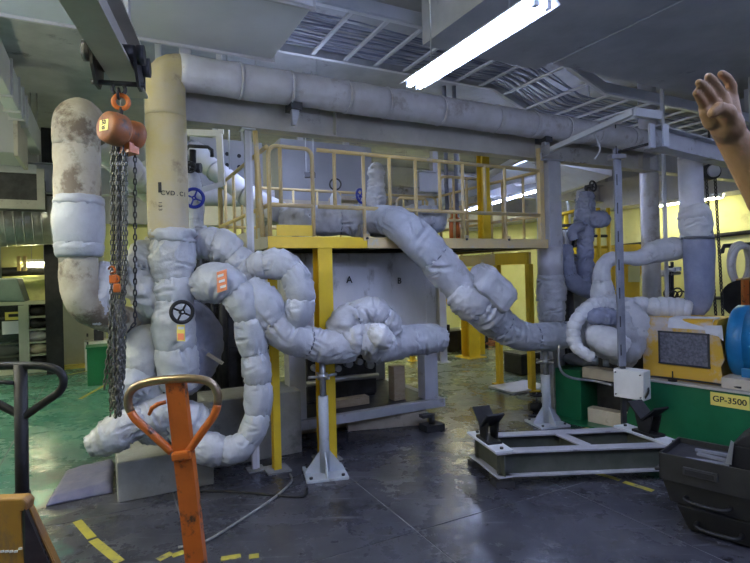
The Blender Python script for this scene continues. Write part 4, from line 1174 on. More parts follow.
# jacketed pump body
pp = thing('jacketed_pump', 'pale jacketed pump body ringed by padded hoses on the green base', 'pump', B(.55, .4, .567))
part('casing_jacket', MB().ell(P(620, 332, 5.35), .29, .30, .34, Q, Rr, 48, 30, wr=.085, seed=9, fr=5), M['jacket_white'], pp)
part('casing_jacket', MB().ell(P(629, 335, 5.22), .16, .24, .28, Q, Rr, 40, 26, wr=.07, seed=12, fr=6), M['jacket2'], pp)
jacketed('', [(588, 336, 5.15, 10), (600, 337, 5.08, 14), (614, 344, 5.02, 14), (624, 350, 5.0, 13)], 'jacket_white', [], puff=.1, wr=.08, parent=pp)
jacketed('', [(612, 303, 5.25, 7), (598, 304, 5.2, 8), (586, 310, 5.15, 7.5), (576, 322, 5.1, 7), (573, 335, 5.08, 7), (577, 347, 5.05, 6.5), (586, 354, 5.02, 6), (594, 358, 5.0, 5.5)], 'jacket_white', length=.075, puff=.24, wr=.16, parent=pp, straps=False)
jacketed('', [(602, 303, 5.3, 10), (618, 306, 5.28, 9), (634, 306, 5.3, 9), (646, 304, 5.35, 8)], 'jacket_white', [.3, .6], puff=.14, wr=.2, parent=pp, straps=False)
jacketed('', [(588, 318, 5.12, 7), (602, 316, 5.05, 9), (618, 318, 5.03, 8)], 'jacket_blue', [.5], puff=.16, wr=.3, parent=pp, straps=False)
part('pedestal', bbox(.40, .80, .17, .6, .5, .72), M['darksteel'], pp, .01)
part('shaft_cover', MB().cyl(B(.72, .42, .88), B(.92, .42, .88), .11, n=20), M['darksteel'], pp)
for x, y in ((595, 364), (606, 366)):
    part('drain_cock', MB().cyl(P(x, y, 5.15), P(x, y-7, 5.15), .03, n=10), M['steel'], pp)
lump('blue grey folded jacket lying on the left end of the green base', B(.16, .30, .62), .22, .14, .075, 'jacket_blue', seed=7, name='folded_jacket', wr=.4, ax=tuple(Q), ay=tuple(Rr), cat='jacket')
jacketed('pale lagged pipe bending from the pump top to the right riser', [(603, 300, 5.5, 13), (602, 285, 5.5, 10), (602, 270, 5.5, 8), (609, 260, 5.5, 7.5), (622, 258, 5.5, 6.5), (640, 258, 5.5, 8), (655, 252, 5.5, 11), (672, 249, 5.5, 12), (688, 248, 5.5, 8)], 'jacket_white', [.16, .32, .5, .66, .84], puff=.1, wr=.1, straps=False)
jacketed('row of padded pale jackets lying behind the yellow guard', [(645, 309, 5.3, 7), (655, 308, 5.28, 11), (668, 308, 5.25, 11), (681, 309, 5.2, 11), (692, 311, 5.15, 9)], 'jacket_white', [.3, .48, .64, .82], puff=.22, wr=.1, straps=False)
# right riser
rr = thing('riser_pipe', 'right riser pipe with bare top, white wrap and blue grey lagging', 'pipe', P(697, 300, 5.3))
part('pipe', lagged(resample([(P(690, 160, 5.3), 11*5.3/F), (P(692, 212, 5.3), 11*5.3/F)], .06), wr=.003), M['lagging'], rr)
jacketed('', [(692, 206, 5.3, 11), (694, 214, 5.28, 14.5), (696, 226, 5.28, 15), (697, 238, 5.28, 14)], 'jacket_white', [.4], puff=.1, wr=.22, parent=rr)
part('lagging', lagged(resample(spline(pr([(697, 230, 5.3, 13), (699, 250, 5.3, 14), (699.5, 280, 5.3, 13.5), (699, 298, 5.3, 12.5), (695, 309, 5.3, 10), (688, 313, 5.3, 8)])), .04), wr=.008, seed=90), M['jacket_blue'], rr)
pz_ = P(690, 160, 5.3)
part('pipe', MB().cyl(pz_, Vector((pz_.x, pz_.y, 2.80)), 11*5.3/F, n=24), M['lagging'], rr)
part('collar', MB().torus(P(697.5, 238, 5.28), (.05, 0, 1), 13.7*5.3/F, .012, 28, 6), M['strap'], rr)
# grey vertical pipe behind
g0, g1 = P(652, 300, 7.0), P(646, 150, 7.0)
t = thing('vertical_pipe', 'bare grey vertical pipe behind the twin strut pole on the right', 'pipe', Vector((g0.x, g0.y, 0)))
part('pipe', MB().cyl(Vector((g0.x, g0.y, 0)), Vector((g0.x, g0.y, ZC)), .115, n=24), M['lagging'], t)
part('flange', MB().cyl(Vector((g0.x, g0.y, 0)), Vector((g0.x, g0.y, .03)), .18, n=24), M['lagging'], t)
part('flange', MB().cyl(Vector((g0.x, g0.y, 3.2)), Vector((g0.x, g0.y, 3.23)), .16, n=24), M['lagging'], t)
g0 = P(667, 300, 5.8)
single('thin_pipe', MB().cyl(Vector((g0.x, g0.y, .0)), Vector((g0.x, g0.y, 3.9)), .022, n=10), M['tray'], 'thin pale vertical pipe left of the right riser', 'pipe')
# twin strut pole and its box
s0 = P(622.5, 366, 4.78)
t = thing('strut_pole', 'bare steel twin strut pole rising in front of the pump', 'pole', Vector((s0.x, s0.y, s0.z)))
zt_ = P(617, 149, 4.78).z
part('channel', MB().box(Vector((s0.x-.018, s0.y, (s0.z+zt_)/2)), .034, .034, zt_-s0.z), M['beam_dark'], t)
part('channel', MB().box(Vector((s0.x+.022, s0.y+.02, (s0.z+zt_)/2)), .03, .034, zt_-s0.z), M['beam_dark'], t)
for i in range(9):
    part('slot', MB().box(Vector((s0.x-.018, s0.y-.0175, s0.z+.15+.26*i)), .010, .003, .10), M['darksteel'], t)
part('clamp', MB().box(Vector((s0.x, s0.y+.01, P(617, 157, 4.78).z)), .13, .09, .04), M['steel'], t)
part('tie_rod', MB().cyl(Vector((s0.x, s0.y, zt_-.03)), P(652, 143, 4.5), .012, n=8), M['darksteel'], t)
part('foot', MB().box(Vector((s0.x, s0.y, s0.z/2+.0)), .04, .04, s0.z), M['darksteel'], t)
bc = P(630, 384, 4.72)
t = thing('junction_box', 'chipped white junction box at the foot of the twin strut pole', 'box', bc-ZZ*.13)
part('body', MB().box(bc+Rr*.04, .27, .14, .26, Q, Rr), M['whitebox'], t, .006)
part('cover', MB().box(bc-Rr*.034, .262, .008, .25, Q, Rr), M['whitebox'], t, .003)
for a in (-.11, .11):
    for z in (-.1, .1):
        bolt(bc-Rr*.038+Q*a+ZZ*z, -Rr, .006, t)
cb = bc+Q*.1-ZZ*.14+Rr*.02
single('cable', MB().tube([p for p, r in resample(spline([(cb, 1), (cb+Q*.06+ZZ*.10-Rr*.02, 1), (B(1.0, -.03, .585), 1), (B(1.2, .04, .59), 1), (B(1.5, .06, .59), 1), (B(1.75, .03, .59), 1)]), .03)], .009, 8), M['black'], 'black cable from the white junction box along the guard foot', 'cable')
c0 = P(559, 345, 5.1)
single('conduit_pipe', MB().tube([p for p, r in resample(spline([(c0, 1), (P(559, 362, 5.1), 1), (P(562, 372, 5.1), 1), (P(572, 378, 5.1), 1), (P(594, 381, 5.1), 1), (P(612, 385, 4.95), 1)]), .03)], .013, 8), M['steel'], 'bent bare conduit curving onto the green base', 'conduit')
# ------------------------------------------------------------------ monorail, trolley, chain hoist
mo_dir = Vector((-.255, .967, 0)).normalized(); mside = mo_dir.cross(ZZ).normalized()
mz = 2.76
mc = P(118, 60, 2.75); mc.z = mz
m0, m1 = mc-mo_dir*2.6, mc+mo_dir*.46
o = thing('trim_9', 'grey monorail beam at the top left carrying the orange chain hoist', None, mc); o['kind'] = 'structure'
part('beam', MB().ibeam(m0+ZZ*.125, m1+ZZ*.125, .15, .25, .016, .011), M['beam_tan'], o)
for q in (.15, .92):
    c = m0.lerp(m1, q)
    part('hanger', MB().box(Vector((c.x, c.y, (mz+.25+ZC)/2)), .08, .05, ZC-mz-.25, mo_dir, mside), M['beam'], o)
part('end_stop', MB().box(m1-mo_dir*.02+ZZ*.12, .02, .13, .20, mo_dir, mside), M['darksteel'], o)
t = thing('hoist_trolley', 'dark trolley with wheels running on the monorail beam above the hoist', 'trolley', mc)
for s in (-1, 1):
    part('side_plate', MB().prism([mc+mside*s*.095+mo_dir*x+ZZ*z for x, z in ((-.13, .08), (.13, .08), (.11, -.02), (.04, -.10), (-.04, -.10), (-.11, -.02))], mside*s*.014), M['darksteel'], t)
    for x in (-.085, .085):
        c = mc+mside*s*.052+mo_dir*x+ZZ*.056
        part('wheel', MB().cyl(c-mside*s*.02, c+mside*s*.045, .042, n=18), M['darksteel'], t)
        part('wheel_cover', MB().cyl(mc+mside*s*.11+mo_dir*x+ZZ*.05, mc+mside*s*.145+mo_dir*x+ZZ*.05, .05, n=18), M['darksteel'], t)
part('axle', MB().cyl(mc-mside*.13-ZZ*.075, mc+mside*.13-ZZ*.075, .014, n=10), M['darksteel'], t)
part('shackle', MB().torus(mc-ZZ*.105, mo_dir, .032, .010, 18, 8), M['darksteel'], t)
hc = P(120, 128, 2.75)
h = thing('chain_hoist', 'orange chain hoist with a yellow number label hanging from the trolley', 'hoist', hc)
ring = P(121, 102, 2.75)
part('hook', MB().torus(ring, Vector((.35, -1, 0)), .036, .013, 22, 8), M['orange'], h)
part('hook_shank', MB().cyl(ring-ZZ*.03, hc+ZZ*.05, .014, n=10), M['darksteel'], h)
part('top_shackle', MB().torus(ring+ZZ*.045+Vector((-.012, 0, 0)), Vector((1, .3, 0)), .026, .008, 16, 6), M['darksteel'], h)
fax = Vector((-.42, -.88, .08)).normalized()
f0 = P(112, 128, 2.66)
part('gear_cover', MB().lathe(f0, fax, [(.0, .045), (.062, .043), (.078, .030), (.084, .0), (.084, -.05), (.066, -.07), (0, -.07)], 28), M['orange_dirty'], h)
part('body', MB().lathe(f0-fax*.07, fax, [(0, .01), (.055, .01), (.06, -.01), (.06, -.03), (.076, -.035), (.08, -.075), (.066, -.09), (0, -.09)], 28), M['orange_dirty'], h)
part('chain_guide', MB().box(f0-fax*.10-ZZ*.08, .08, .06, .05, fax.cross(ZZ), fax), M['orange'], h)
sx = ZZ.cross(fax).normalized(); su = fax.cross(sx)
lb = part('label', MB().box(f0+fax*.046, .062, .056, .003, sx, su, fax), M['sign_yellow'], h, label='yellow square number label')
textpart('50', .032, f0+fax*.0485+su*.013, sx, su, M['ink'], lb)
textpart('05', .024, f0+fax*.0485-su*.014, sx, su, M['ink'], lb)

def chain_mb(pts, pitch=.026, wire=.0042, wd=.013):
    path = resample([(p, 1) for p in pts], pitch); mb = MB()
    for i in range(len(path)-1):
        a, b = path[i][0], path[i+1][0]; c = (a+b)/2; d = (b-a).normalized()
        s = d.cross(Vector((.3, -1, .05))).normalized(); n2 = s.cross(d)
        ax2 = s if i % 2 else n2
        L2 = pitch*.5+.002; loop = []
        for kx in range(10):
            th = 2*pi*kx/10
            loop.append(c + d*(math.sin(th)*(L2+wire*.3)) + ax2*(math.cos(th)*wd*.55))
        mb.tube(loop, wire, 5, False, True, True)
    return mb
rc = random.Random(3)
strands = [(112, 395), (114.5, 415), (117, 420), (119, 410), (121, 400), (123.5, 418), (126, 388)]
for i, (x, ye) in enumerate(strands):
    pts = []; yy = 146
    while yy < ye:
        f = max(0, (yy-270)/150)
        xx = x - 2.2*f*3 + 3*f*math.sin(yy*.045+i*1.7)
        pts.append(P(xx, yy, 2.74+.02*math.sin(i*2.1)+.03*f*math.sin(yy*.03+i))); yy += 9
    part('chain', chain_mb(pts), M['chainm'] if 'chainm' in M else M['darksteel'], h, kind='stuff')
for i in range(6):      # slack loops gathered at the bottom of the bundle
    xa, xb = 110+rc.uniform(-2, 6), 118+rc.uniform(0, 8); ya = rc.uniform(300, 330); yb = rc.uniform(385, 424)
    pts = [P(xa+(xb-xa)*s_/12, ya+(yb-ya)*math.sin(pi*s_/12)**.6, 2.70+.05*math.sin(i+s_*.3)) for s_ in range(13)]
    part('chain', chain_mb(pts), M['chainm'], h, kind='stuff')
part('chain', chain_mb([P(135, y, 2.78) for y in range(140, 325, 8)]+[P(133, 325, 2.78), P(128, 332, 2.77)], .03), M['darksteel'], h, kind='stuff', label='thin hand chain hanging right of the bundle')
for x, y in ((113, 279), (117, 288)):
    c = P(x, y, 2.68)
    hk = part('hook_block', MB().box(c, .034, .03, .045, (1, .3, 0), (-.3, 1, 0)), M['orange'], h, .006)
    pts = [c+ZZ*.02+Vector((-.01, 0, .01))]+[c+Vector((-.005+.017*math.cos(a_), 0, .045+.02*math.sin(a_))) for a_ in (-.4, .2, .8, 1.5, 2.2, 2.9)]
    part('hook', MB().tube(pts, .006, 8), M['orange'], hk)

# ------------------------------------------------------------------ pallet jacks
def handle_loop(ctrl, d, r, closed=False):
    return [p for p, _ in resample(spline([(P(x, y, d), 1) for x, y in ctrl]), .012)], r
def dfun(y, d0): return d0
jk = thing('pallet_jack', 'orange pallet jack with a scuffed bare metal handle loop in the foreground', 'pallet jack', Vector((P(190, 540, 2.0).x, 2.05, 0)))
D = 2.05
loop, r_ = handle_loop([(172, 452), (150, 432), (134, 417), (128, 402), (132, 390), (145, 383), (172, 379), (198, 379), (212, 384), (218, 396), (215, 413), (205, 428), (187, 453)], D, .018)
n3 = len(loop)
def seg(a, b): return loop[int(n3*a):int(n3*b)+1]
part('handle_loop', MB().tube(seg(.24, .76), .0165, 14), M['brassy'], jk, label='scuffed bare upper handle loop')
part('handle_arm', MB().tube(seg(0, .245), .016, 14), M['orange'], jk)
part('handle_arm', MB().tube(seg(.755, .999), .016, 14), M['orange'], jk)
topc = P(174, 380, D); botc = P(196, 575, D-.02)
dv = (botc-topc).normalized(); sv = Vector((1, 0, 0)); sv = (sv-dv*sv.dot(dv)).normalized(); nv = dv.cross(sv)
fl_ = topc+(botc-topc)*((.24)/(topc.z-botc.z)) if False else None
end = topc + dv*((topc.z-.30)/-dv.z)
part('shaft', MB().box((topc+end)/2-nv*.004, .066, .012, (end-topc).length, sv, nv, dv), M['orange'], jk, .003)
for s in (-1, 1):
    part('shaft_flange', MB().box((topc+end)/2+sv*s*.033-nv*.02*-1*0+nv*.018*(1 if nv.y > 0 else -1), .008, .04, (end-topc).length, sv, nv, dv), M['orange'], jk, .002)
part('collar', MB().box(topc+dv*.295, .074, .05, .035, sv, nv, dv), M['orange'], jk, .008)
lv = [P(166, 402, D-.01), P(158, 404, D-.02), P(152, 408, D-.02), P(149, 415, D-.02)]
part('release_lever', MB().tube(lv, [.008, .009, .009, .006], 8), M['orange'], jk)
def jack_base(root, c, fwd, mt):
    sd_ = fwd.cross(ZZ).normalized()
    part('pump_body', MB().cyl(zz(c, .12), zz(c, .42), .055, n=18), M[mt], root)
    part('yoke', MB().box(zz(c, .34), .16, .12, .08, sd_, fwd), M[mt], root, .01)
    part('steer_bracket', MB().box(zz(c, .14), .10, .10, .08, sd_, fwd), M[mt], root, .006)
    for s in (-1, 1):
        part('steer_wheel', MB().cyl(zz(c, .09)+sd_*s*.06, zz(c, .09)+sd_*s*.11, .09, n=22), M['black'], root)
    part('head_plate', MB().prism([zz(c, .10)+fwd*.12-sd_*.26, zz(c, .10)+fwd*.12+sd_*.26, zz(c, .40)+fwd*.08+sd_*.12, zz(c, .40)+fwd*.08-sd_*.12], fwd*.02), M[mt], root)
    for s in (-1, 1):
        part('fork', MB().box(zz(c, .09)+fwd*.72+sd_*s*.19, .155, 1.16, .05, sd_, fwd), M[mt], root, .006)
        part('load_roller', MB().cyl(zz(c, .04)+fwd*1.15+sd_*(s*.19-.03), zz(c, .04)+fwd*1.15+sd_*(s*.19+.03), .04, n=14), M['black'], root)
jack_base(jk, end+Vector((0, -.06, 0)), Vector((.1, -1, 0)).normalized(), 'orange')

jk2 = thing('pallet_jack', 'pallet jack with a black handle loop and worn yellow body at the lower left edge', 'pallet jack', Vector((P(22, 495, 2.05).x, 2.0, 0)))
D = 2.05
loop, r_ = handle_loop([(20, 415), (-5, 402), (-24, 390), (-28, 378), (-20, 369), (-4, 366), (20, 365.5), (42, 366), (57, 370), (63.5, 379), (60, 391), (45, 402), (25, 416)], D, .016)
part('handle_loop', MB().tube(loop, .0155, 14), M['black'], jk2)
st0, st1 = P(20.5, 364, D), P(22.5, 512, D)
dv2 = (st1-st0).normalized(); end2 = st0+dv2*((st0.z-.40)/-dv2.z)
part('shaft', MB().tube([st0, end2], .024, 16), M['black'], jk2)
part('shaft_collar', MB().tube([P(22.2, 492, D), P(22.3, 499, D)], .029, 14), M['black'], jk2)
part('release_lever', MB().tube([P(14, 383, D-.02), P(2, 382, D-.02), P(-8, 385, D-.02)], .008, 8), M['black'], jk2)
part('latch_knob', MB().ell(P(29, 505, D-.03), .012, .012, .02), M['black'], jk2)
# worn yellow body: broad head with sloping cheeks
y0_ = 1.86
def Y(x, y, d=None): return P(x, y, d or y0_)
hb = [Y(-60, 509), Y(20, 507), Y(27, 500), Y(24, 497.5), Y(5, 499), Y(-60, 502)]
zt0 = P(0, 505, y0_).z
part('head_front', MB().prism([Y(-70, 509), Y(20, 508), Y(25, 575), Y(25, 640), Y(-70, 640)], Vector((0, .03, 0))), M['yellow_worn'], jk2, .004)
part('head_top', MB().prism([Y(-70, 509), Y(-70, 500), Y(2, 499), Y(22, 498), Y(27, 503), Y(25, 512), Y(19, 512)], Vector((0, .05, 0))), M['yellow_worn'], jk2, .008)
part('cheek', MB().prism([Y(25, 509), Y(27, 503, 1.93), Y(52, 563, 1.95), Y(82, 640, 1.97), Y(25, 640)], Vector((-.012, .003, 0))), M['darksteel'], jk2)
part('cheek_edge', MB().prism([Y(27, 503, 1.92), Y(31, 512, 1.92), Y(55, 563, 1.94), Y(88, 640, 1.96), Y(79, 640, 1.96), Y(48, 563, 1.94), Y(24, 512, 1.92)], Vector((0, .03, 0))), M['yellow_worn'], jk2, .003)
zlo = Y(0, 640).z
for i in range(8):
    c = Y(33.3+i*2.5, 525+i*5.5, 1.918)
    part('lettering_mark', MB().box(c, .011, .003, .006, (.45, 0, -.9), (0, 1, 0)), M['ink'], jk2)
for i in range(5):
    c = Y(2+i*4.6, 551.5-(i == 4)*3, y0_-.002)
    part('paint_mark', MB().box(c, .013, .003, .008, (1, 0, .15), (0, 1, 0)), M['paper'], jk2)
bc2 = Vector((Y(10, 600).x, y0_+.1, 0))
part('skirt', MB().prism([zz(Y(-70, 640), zlo)+Vector((0, .0, 0)), zz(Y(80, 640), zlo), zz(Y(80, 640), .10), zz(Y(-70, 640), .10)], Vector((0, .12, 0))), M['yellow_worn'], jk2)
for x in (-.1, .1):
    part('steer_wheel', MB().cyl(zz(bc2, .09)+Vector((x-.03, .16, 0)), zz(bc2, .09)+Vector((x+.03, .16, 0)), .09, n=20), M['black'], jk2)
part('pump_body', MB().cyl(zz(end2, .1), zz(end2, .42), .06, n=18), M['darksteel'], jk2)
for x in (-.2, .2):
    part('fork', MB().box(zz(bc2, .09)+Vector((x, -.65, 0)), .155, 1.2, .05), M['yellow_worn'], jk2, .006)

# ------------------------------------------------------------------ folded cloth, hoses, rag, stripes
fc = [FZ(46, 507), FZ(66, 474), FZ(114, 464), FZ(113, 493)]
mb = MB(); nx_, ny_ = 22, 16; vs = []; 
for lay in (1, 0):
    for j in range(ny_+1):
        for i in range(nx_+1):
            s_, t_ = i/nx_, j/ny_
            p = fc[0].lerp(fc[3], s_).lerp(fc[1].lerp(fc[2], s_), t_)
            e_ = min(s_, 1-s_, t_, 1-t_)
            hh = .012+.06*min(1, (e_*14))**.5*(.55+.45*s_) + .018*wrinkle(p, 2, 3.5)
            vs.append(Vector((p.x, p.y, max(.012, hh) if lay else .002)))
n1 = (nx_+1)*(ny_+1); fs = []
for j in range(ny_):
    for i in range(nx_):
        a = j*(nx_+1)+i
        fs.append((a, a+1, a+nx_+2, a+nx_+1)); fs.append((n1+a+nx_+1, n1+a+nx_+2, n1+a+1, n1+a))
edge = [i for i in range(nx_+1)]+[(j)*(nx_+1)+nx_ for j in range(1, ny_+1)]+[ny_*(nx_+1)+i for i in range(nx_-1, -1, -1)]+[j*(nx_+1) for j in range(ny_-1, 0, -1)]
for i in range(len(edge)):
    a, b = edge[i], edge[(i+1) % len(edge)]; fs.append((b, a, n1+a, n1+b))
mb.add(vs, fs, True)
single('folded_jacket', mb, M['tarp'], 'folded lilac grey insulation cloth lying flat on the floor at the left', 'cloth')

def floor_tube(ctrl, r, mt, name, label, cat):
    pts = [FZ(x, y) for x, y in ctrl]
    pts = [p for p, _ in resample(spline([(Vector((p.x, p.y, r)), 1) for p in pts]), .02)]
    return single(name, MB().tube(pts, r, 8), M[mt], label, cat)
floor_tube([(196, 492), (235, 493), (270, 496), (300, 498), (306, 495), (307, 489)], .009, 'black', 'floor_cable', 'black cable lying across the floor toward the pipe stand', 'cable')
floor_tube([(178, 549), (205, 543), (240, 522), (270, 502), (286, 489), (292, 481), (290, 475)], .009, 'plinth', 'floor_hose', 'pale grey hose curving over the floor behind the orange handle shaft', 'hose')
rg = FZ(172, 487)
lump('cream crumpled rag on the floor behind the orange handle', rg+ZZ*.035, .075, .05, .04, 'rag', seed=17, name='rag', wr=.6, cat='rag')
def stripe(label, pts, wd=.05):
    mb = MB()
    for (a, b) in pts:
        pa_, pb_ = FZ(*a), FZ(*b); mb.bar(zz(pa_, .001), zz(pb_, .001), wd, .0022)
    return mb
k_ = 0
ft = [('worn yellow line on the floor by the folded cloth', [((77, 521), (92, 538)), ((93, 540), (120, 562))], .055),
      ('broken yellow mark on the floor at the bottom left of centre', [((158, 560), (172, 553)), ((172, 556), (184, 552)), ((221, 559), (241, 556)), ((249, 557), (259, 555.5))], .05),
      ('yellow line running from under the skid frame to the tool box', [((588, 471), (620, 480)), ((624, 482), (653, 491))], .05),
      ('short yellow mark on the floor by the pump base foot', [((573, 432), (589, 428))], .05)]
for i, (lab, pts, wd_) in enumerate(ft):
    o = thing('trim_%d' % (10+i), lab, None, FZ(*pts[0][0])); o['kind'] = 'structure'
    for a, b in pts:
        pa_, pb_ = FZ(*a), FZ(*b)
        part('stripe', MB().bar(zz(pa_, .001), zz(pb_, .001), wd_, .0022), M['stripe'], o)
o = thing('trim_14', 'thin pale yellow aisle lines on the green floor at the left', None, FZ(60, 400)); o['kind'] = 'structure'
for a, b in (((80, 399), (107, 384)), ((62, 376), (92, 370))):
    part('stripe', MB().bar(zz(FZ(*a), .001), zz(FZ(*b), .001), .05, .0022), M['stripe'], o)

# ------------------------------------------------------------------ tool box lower right
TB = FZ(686, 534); qd = (FZ(750, 554)-FZ(684, 534)); qd.z = 0; qd = qd.normalized(); rd = Vector((-qd.y, qd.x, 0))
if rd.y < 0: rd = -rd
def T(a, b, z): return Vector((TB.x, TB.y, 0))+qd*a+rd*b+ZZ*z
tbx = thing('tool_box', 'dark two tier steel tool box with handles at the lower right corner', 'tool box', T(.5, .2, 0))
def tier(z0, z1, a0, a1, b0, b1, ins, nm):
    lo = [T(a0+ins, b0+ins, z0), T(a1-ins, b0+ins, z0), T(a1-ins, b1-ins, z0), T(a0+ins, b1-ins, z0)]
    hi = [T(a0, b0, z1), T(a1, b0, z1), T(a1, b1, z1), T(a0, b1, z1)]
    mb = MB(); mb.add(lo+hi, [(3,2,1,0),(4,5,6,7),(0,1,5,4),(1,2,6,5),(2,3,7,6),(3,0,4,7)]); 
    return part(nm, mb, M['toolsteel'] if 'toolsteel' in M else M['black'], tbx, .005)
LT = 1.05
tier(.012, .17, -.05, LT, .0, .30, .05, 'lower_drawer')
tier(.175, .325, -.12, LT+.08, -.03, .34, .035, 'upper_drawer')
w_ = .012
RB0, RB1 = -.045, .35
part('rim_wall', MB().frame(T(-.13, RB0, .32), qd*(LT+.22), rd*w_, ZZ*.165), M['toolsteel'], tbx, .002)
part('rim_wall', MB().frame(T(-.13, RB1, .32), qd*(LT+.22), rd*w_, ZZ*.165), M['toolsteel'], tbx, .002)
part('rim_wall', MB().frame(T(-.13, RB0, .32), qd*w_, rd*(RB1-RB0), ZZ*.165), M['toolsteel'], tbx, .002)
part('rim_wall', MB().frame(T(LT+.08, RB0, .32), qd*w_, rd*(RB1-RB0), ZZ*.165), M['toolsteel'], tbx, .002)
part('tray_floor', MB().frame(T(-.12, RB0+.01, .44), qd*(LT+.2), rd*(RB1-RB0), ZZ*.01), M['darksteel'], tbx)
def drawer_handle(a, z, b):
    pts = [T(a-.11, b+.02, z), T(a-.11, b-.045, z-.004), T(a-.06, b-.065, z-.01), T(a+.06, b-.065, z-.01), T(a+.11, b-.045, z-.004), T(a+.11, b+.02, z)]
    part('drawer_handle', MB().tube([p for p, _ in resample(spline([(p, 1) for p in pts]), .01)], .012, 8), M['black'], tbx)
def onbox(x, y, b):
    D_ = ray(x, y); o_ = T(0, b, 0); tt = (o_-CAM).dot(rd)/D_.dot(rd); p = CAM+D_*tt
    return (p-T(0, 0, 0)).dot(qd), p.z
a_, z_ = onbox(707, 503, -.03); drawer_handle(a_, z_, -.01)
a_, z_ = onbox(719, 529, .02); drawer_handle(a_, z_, .02)
a0_, z0_ = onbox(683, 471, -.05); a1_, z1_ = onbox(718, 480, -.05)
part('label_holder', MB().frame(T(a0_, -.058, z0_-.022), qd*(a1_-a0_), rd*.015, ZZ*.05), M['darksteel'], tbx, .003)
part('label_card', MB().frame(T(a0_+.012, -.061, z0_-.012), qd*(a1_-a0_-.03), rd*.004, ZZ*.028), M['black'], tbx)
pts = [T(-.12, .06, .36), T(-.18, .06, .34), T(-.18, .24, .34), T(-.12, .24, .36)]
part('end_handle', MB().tube(pts, .010, 8), M['darksteel'], tbx)
for i, (a, b, l_, ang) in enumerate([(.02, .05, .24, .25), (.06, .15, .26, -.15), (.0, .25, .2, .1)]):
    c = T(a+.1, b, .458); d2 = (qd*math.cos(ang)+rd*math.sin(ang))
    single('spanner', MB().bar(c-d2*l_/2, c+d2*l_/2, .03, .014), M['beam_dark'], ['long steel spanner nearest the front of the open tool box', 'long steel spanner in the middle of the open tool box', 'short steel spanner at the back of the open tool box'][i], 'spanner')
tc = thing('tool_case', 'dark tapered case standing in the tool box at the right edge', 'case', T(.6, .15, .45))
ca = onbox(729, 466, .03)[0]
lo = [T(ca, .02, .452), T(ca+.5, .02, .452), T(ca+.5, .32, .452), T(ca, .32, .452)]; hi = [T(ca+.02, .0, .60), T(ca+.55, .0, .60), T(ca+.55, .34, .60), T(ca+.02, .34, .60)]
part('body', MB().add(lo+hi, [(3,2,1,0),(4,5,6,7),(0,1,5,4),(1,2,6,5),(2,3,7,6),(3,0,4,7)]), M['black'], tc, .004)
part('lid', MB().prism([T(ca+.02, .0, .603), T(ca+.10, .0, .68), T(ca+.5, .0, .74), T(ca+.55, .0, .603)], rd*.34), M['black'], tc, .006)
part('corner_bracket', MB().prism([T(ca-.01, -.003, .49), T(ca+.02, -.003, .49), T(ca+.035, -.003, .62), T(ca+.02, -.003, .63)], rd*-.008), M['steel'], tc)

# ------------------------------------------------------------------ raised strut arm on the beam
a0_ = P(548, 151, 5.5); a1_ = P(634, 112, 4.45)
t = thing('cantilever_strut', 'pale steel strut arm reaching from the long beam toward the front', 'strut', a0_)
part('channel', MB().bar(a0_, a1_, .05, .05), M['tray'], t)
part('clamp', MB().box(a0_+Vector((-.03, 0, .0)), .10, .10, .10, (a1_-a0_)), M['steel'], t)
part('clamp_jaw', MB().tube([a0_+Vector((-.07, 0, -.02)), a0_+Vector((-.07, 0, -.09)), a0_+Vector((-.02, 0, -.09))], .015, 8), M['steel'], t)
e_ = P(660, 116, 4.5)
part('end_channel', MB().bar(a1_, e_, .05, .07), M['tray'], t)
c_ = P(652, 136, 4.43)
single('beam_plate', MB().box(c_, .09, .03, .20, q1-q0), M['tray'], 'pale bolted bracket plate on the end of the upper right beam', 'bracket')
part('wire_end', MB().tube([p for p, _ in resample(spline([(P(593, 131, 5.1), 1), (P(598, 142, 5.1), 1), (P(600, 150, 5.1), 1), (P(595, 159, 5.1), 1)]), .02)]+[], .008, 6), M['white'], tr, label='white loose wire end hanging down')
# ------------------------------------------------------------------ far left: cabinet, door, boxes
cbp = FZ(44, 356)
vC = VB-.35
def CB(x, y): 
    p = RV(x, y, vC); return uvz(p)
uC1 = CB(49, 340)[0]; uC0 = CB(-26, 340)[0]; zC = CB(20, 305)[2]
cab = thing('storage_cabinet', 'grey green storage cabinet with glazed door and open shelves at the far left', 'cabinet', W((uC0+uC1)/2, vC+.2, 0))
uM = CB(27, 340)[0]
part('back', MB().uvbox(uC0, uC1, vC+.30, vC+.33, .05, zC), M['darksteel'], cab)
for u in (uC0, uM, uC1):
    part('side', MB().uvbox(u-.035, u+.035, vC, vC+.32, 0, zC), M['cabinet'], cab)
part('top', MB().uvbox(uC0-.03, uC1+.03, vC-.02, vC+.33, zC, zC+.06), M['cabinet'], cab)
part('plinth', MB().uvbox(uC0, uC1, vC, vC+.32, 0, .08), M['cabinet'], cab)
for i in range(1, 5):
    z = .08+(zC-.08)*i/5
    part('shelf', MB().uvbox(uM, uC1, vC+.01, vC+.3, z-.015, z+.015), M['cabinet'], cab)
    part('shelf', MB().uvbox(uC0, uM, vC+.06, vC+.3, z-.012, z+.012), M['cabinet'], cab)
rr_ = random.Random(5)
dr = part('door', MB().uvbox(uC0+.04, uM-.04, vC+.012, vC+.018, .1, zC-.02), M['glass_dark'], cab, label='dark glazed cabinet door')
part('door_frame', MB().uvbox(uM-.12, uM-.035, vC-.01, vC+.02, .08, zC-.01), M['cabinet'], dr)
sx_ = CB(2, 328); ex_ = CB(23, 341)
part('notice', MB().uvbox(sx_[0], ex_[0], vC-.004, vC+.008, CB(12, 334)[2], CB(12, 321)[2]), M['paper'], dr)
sx_ = CB(5, 314); ex_ = CB(22, 314)
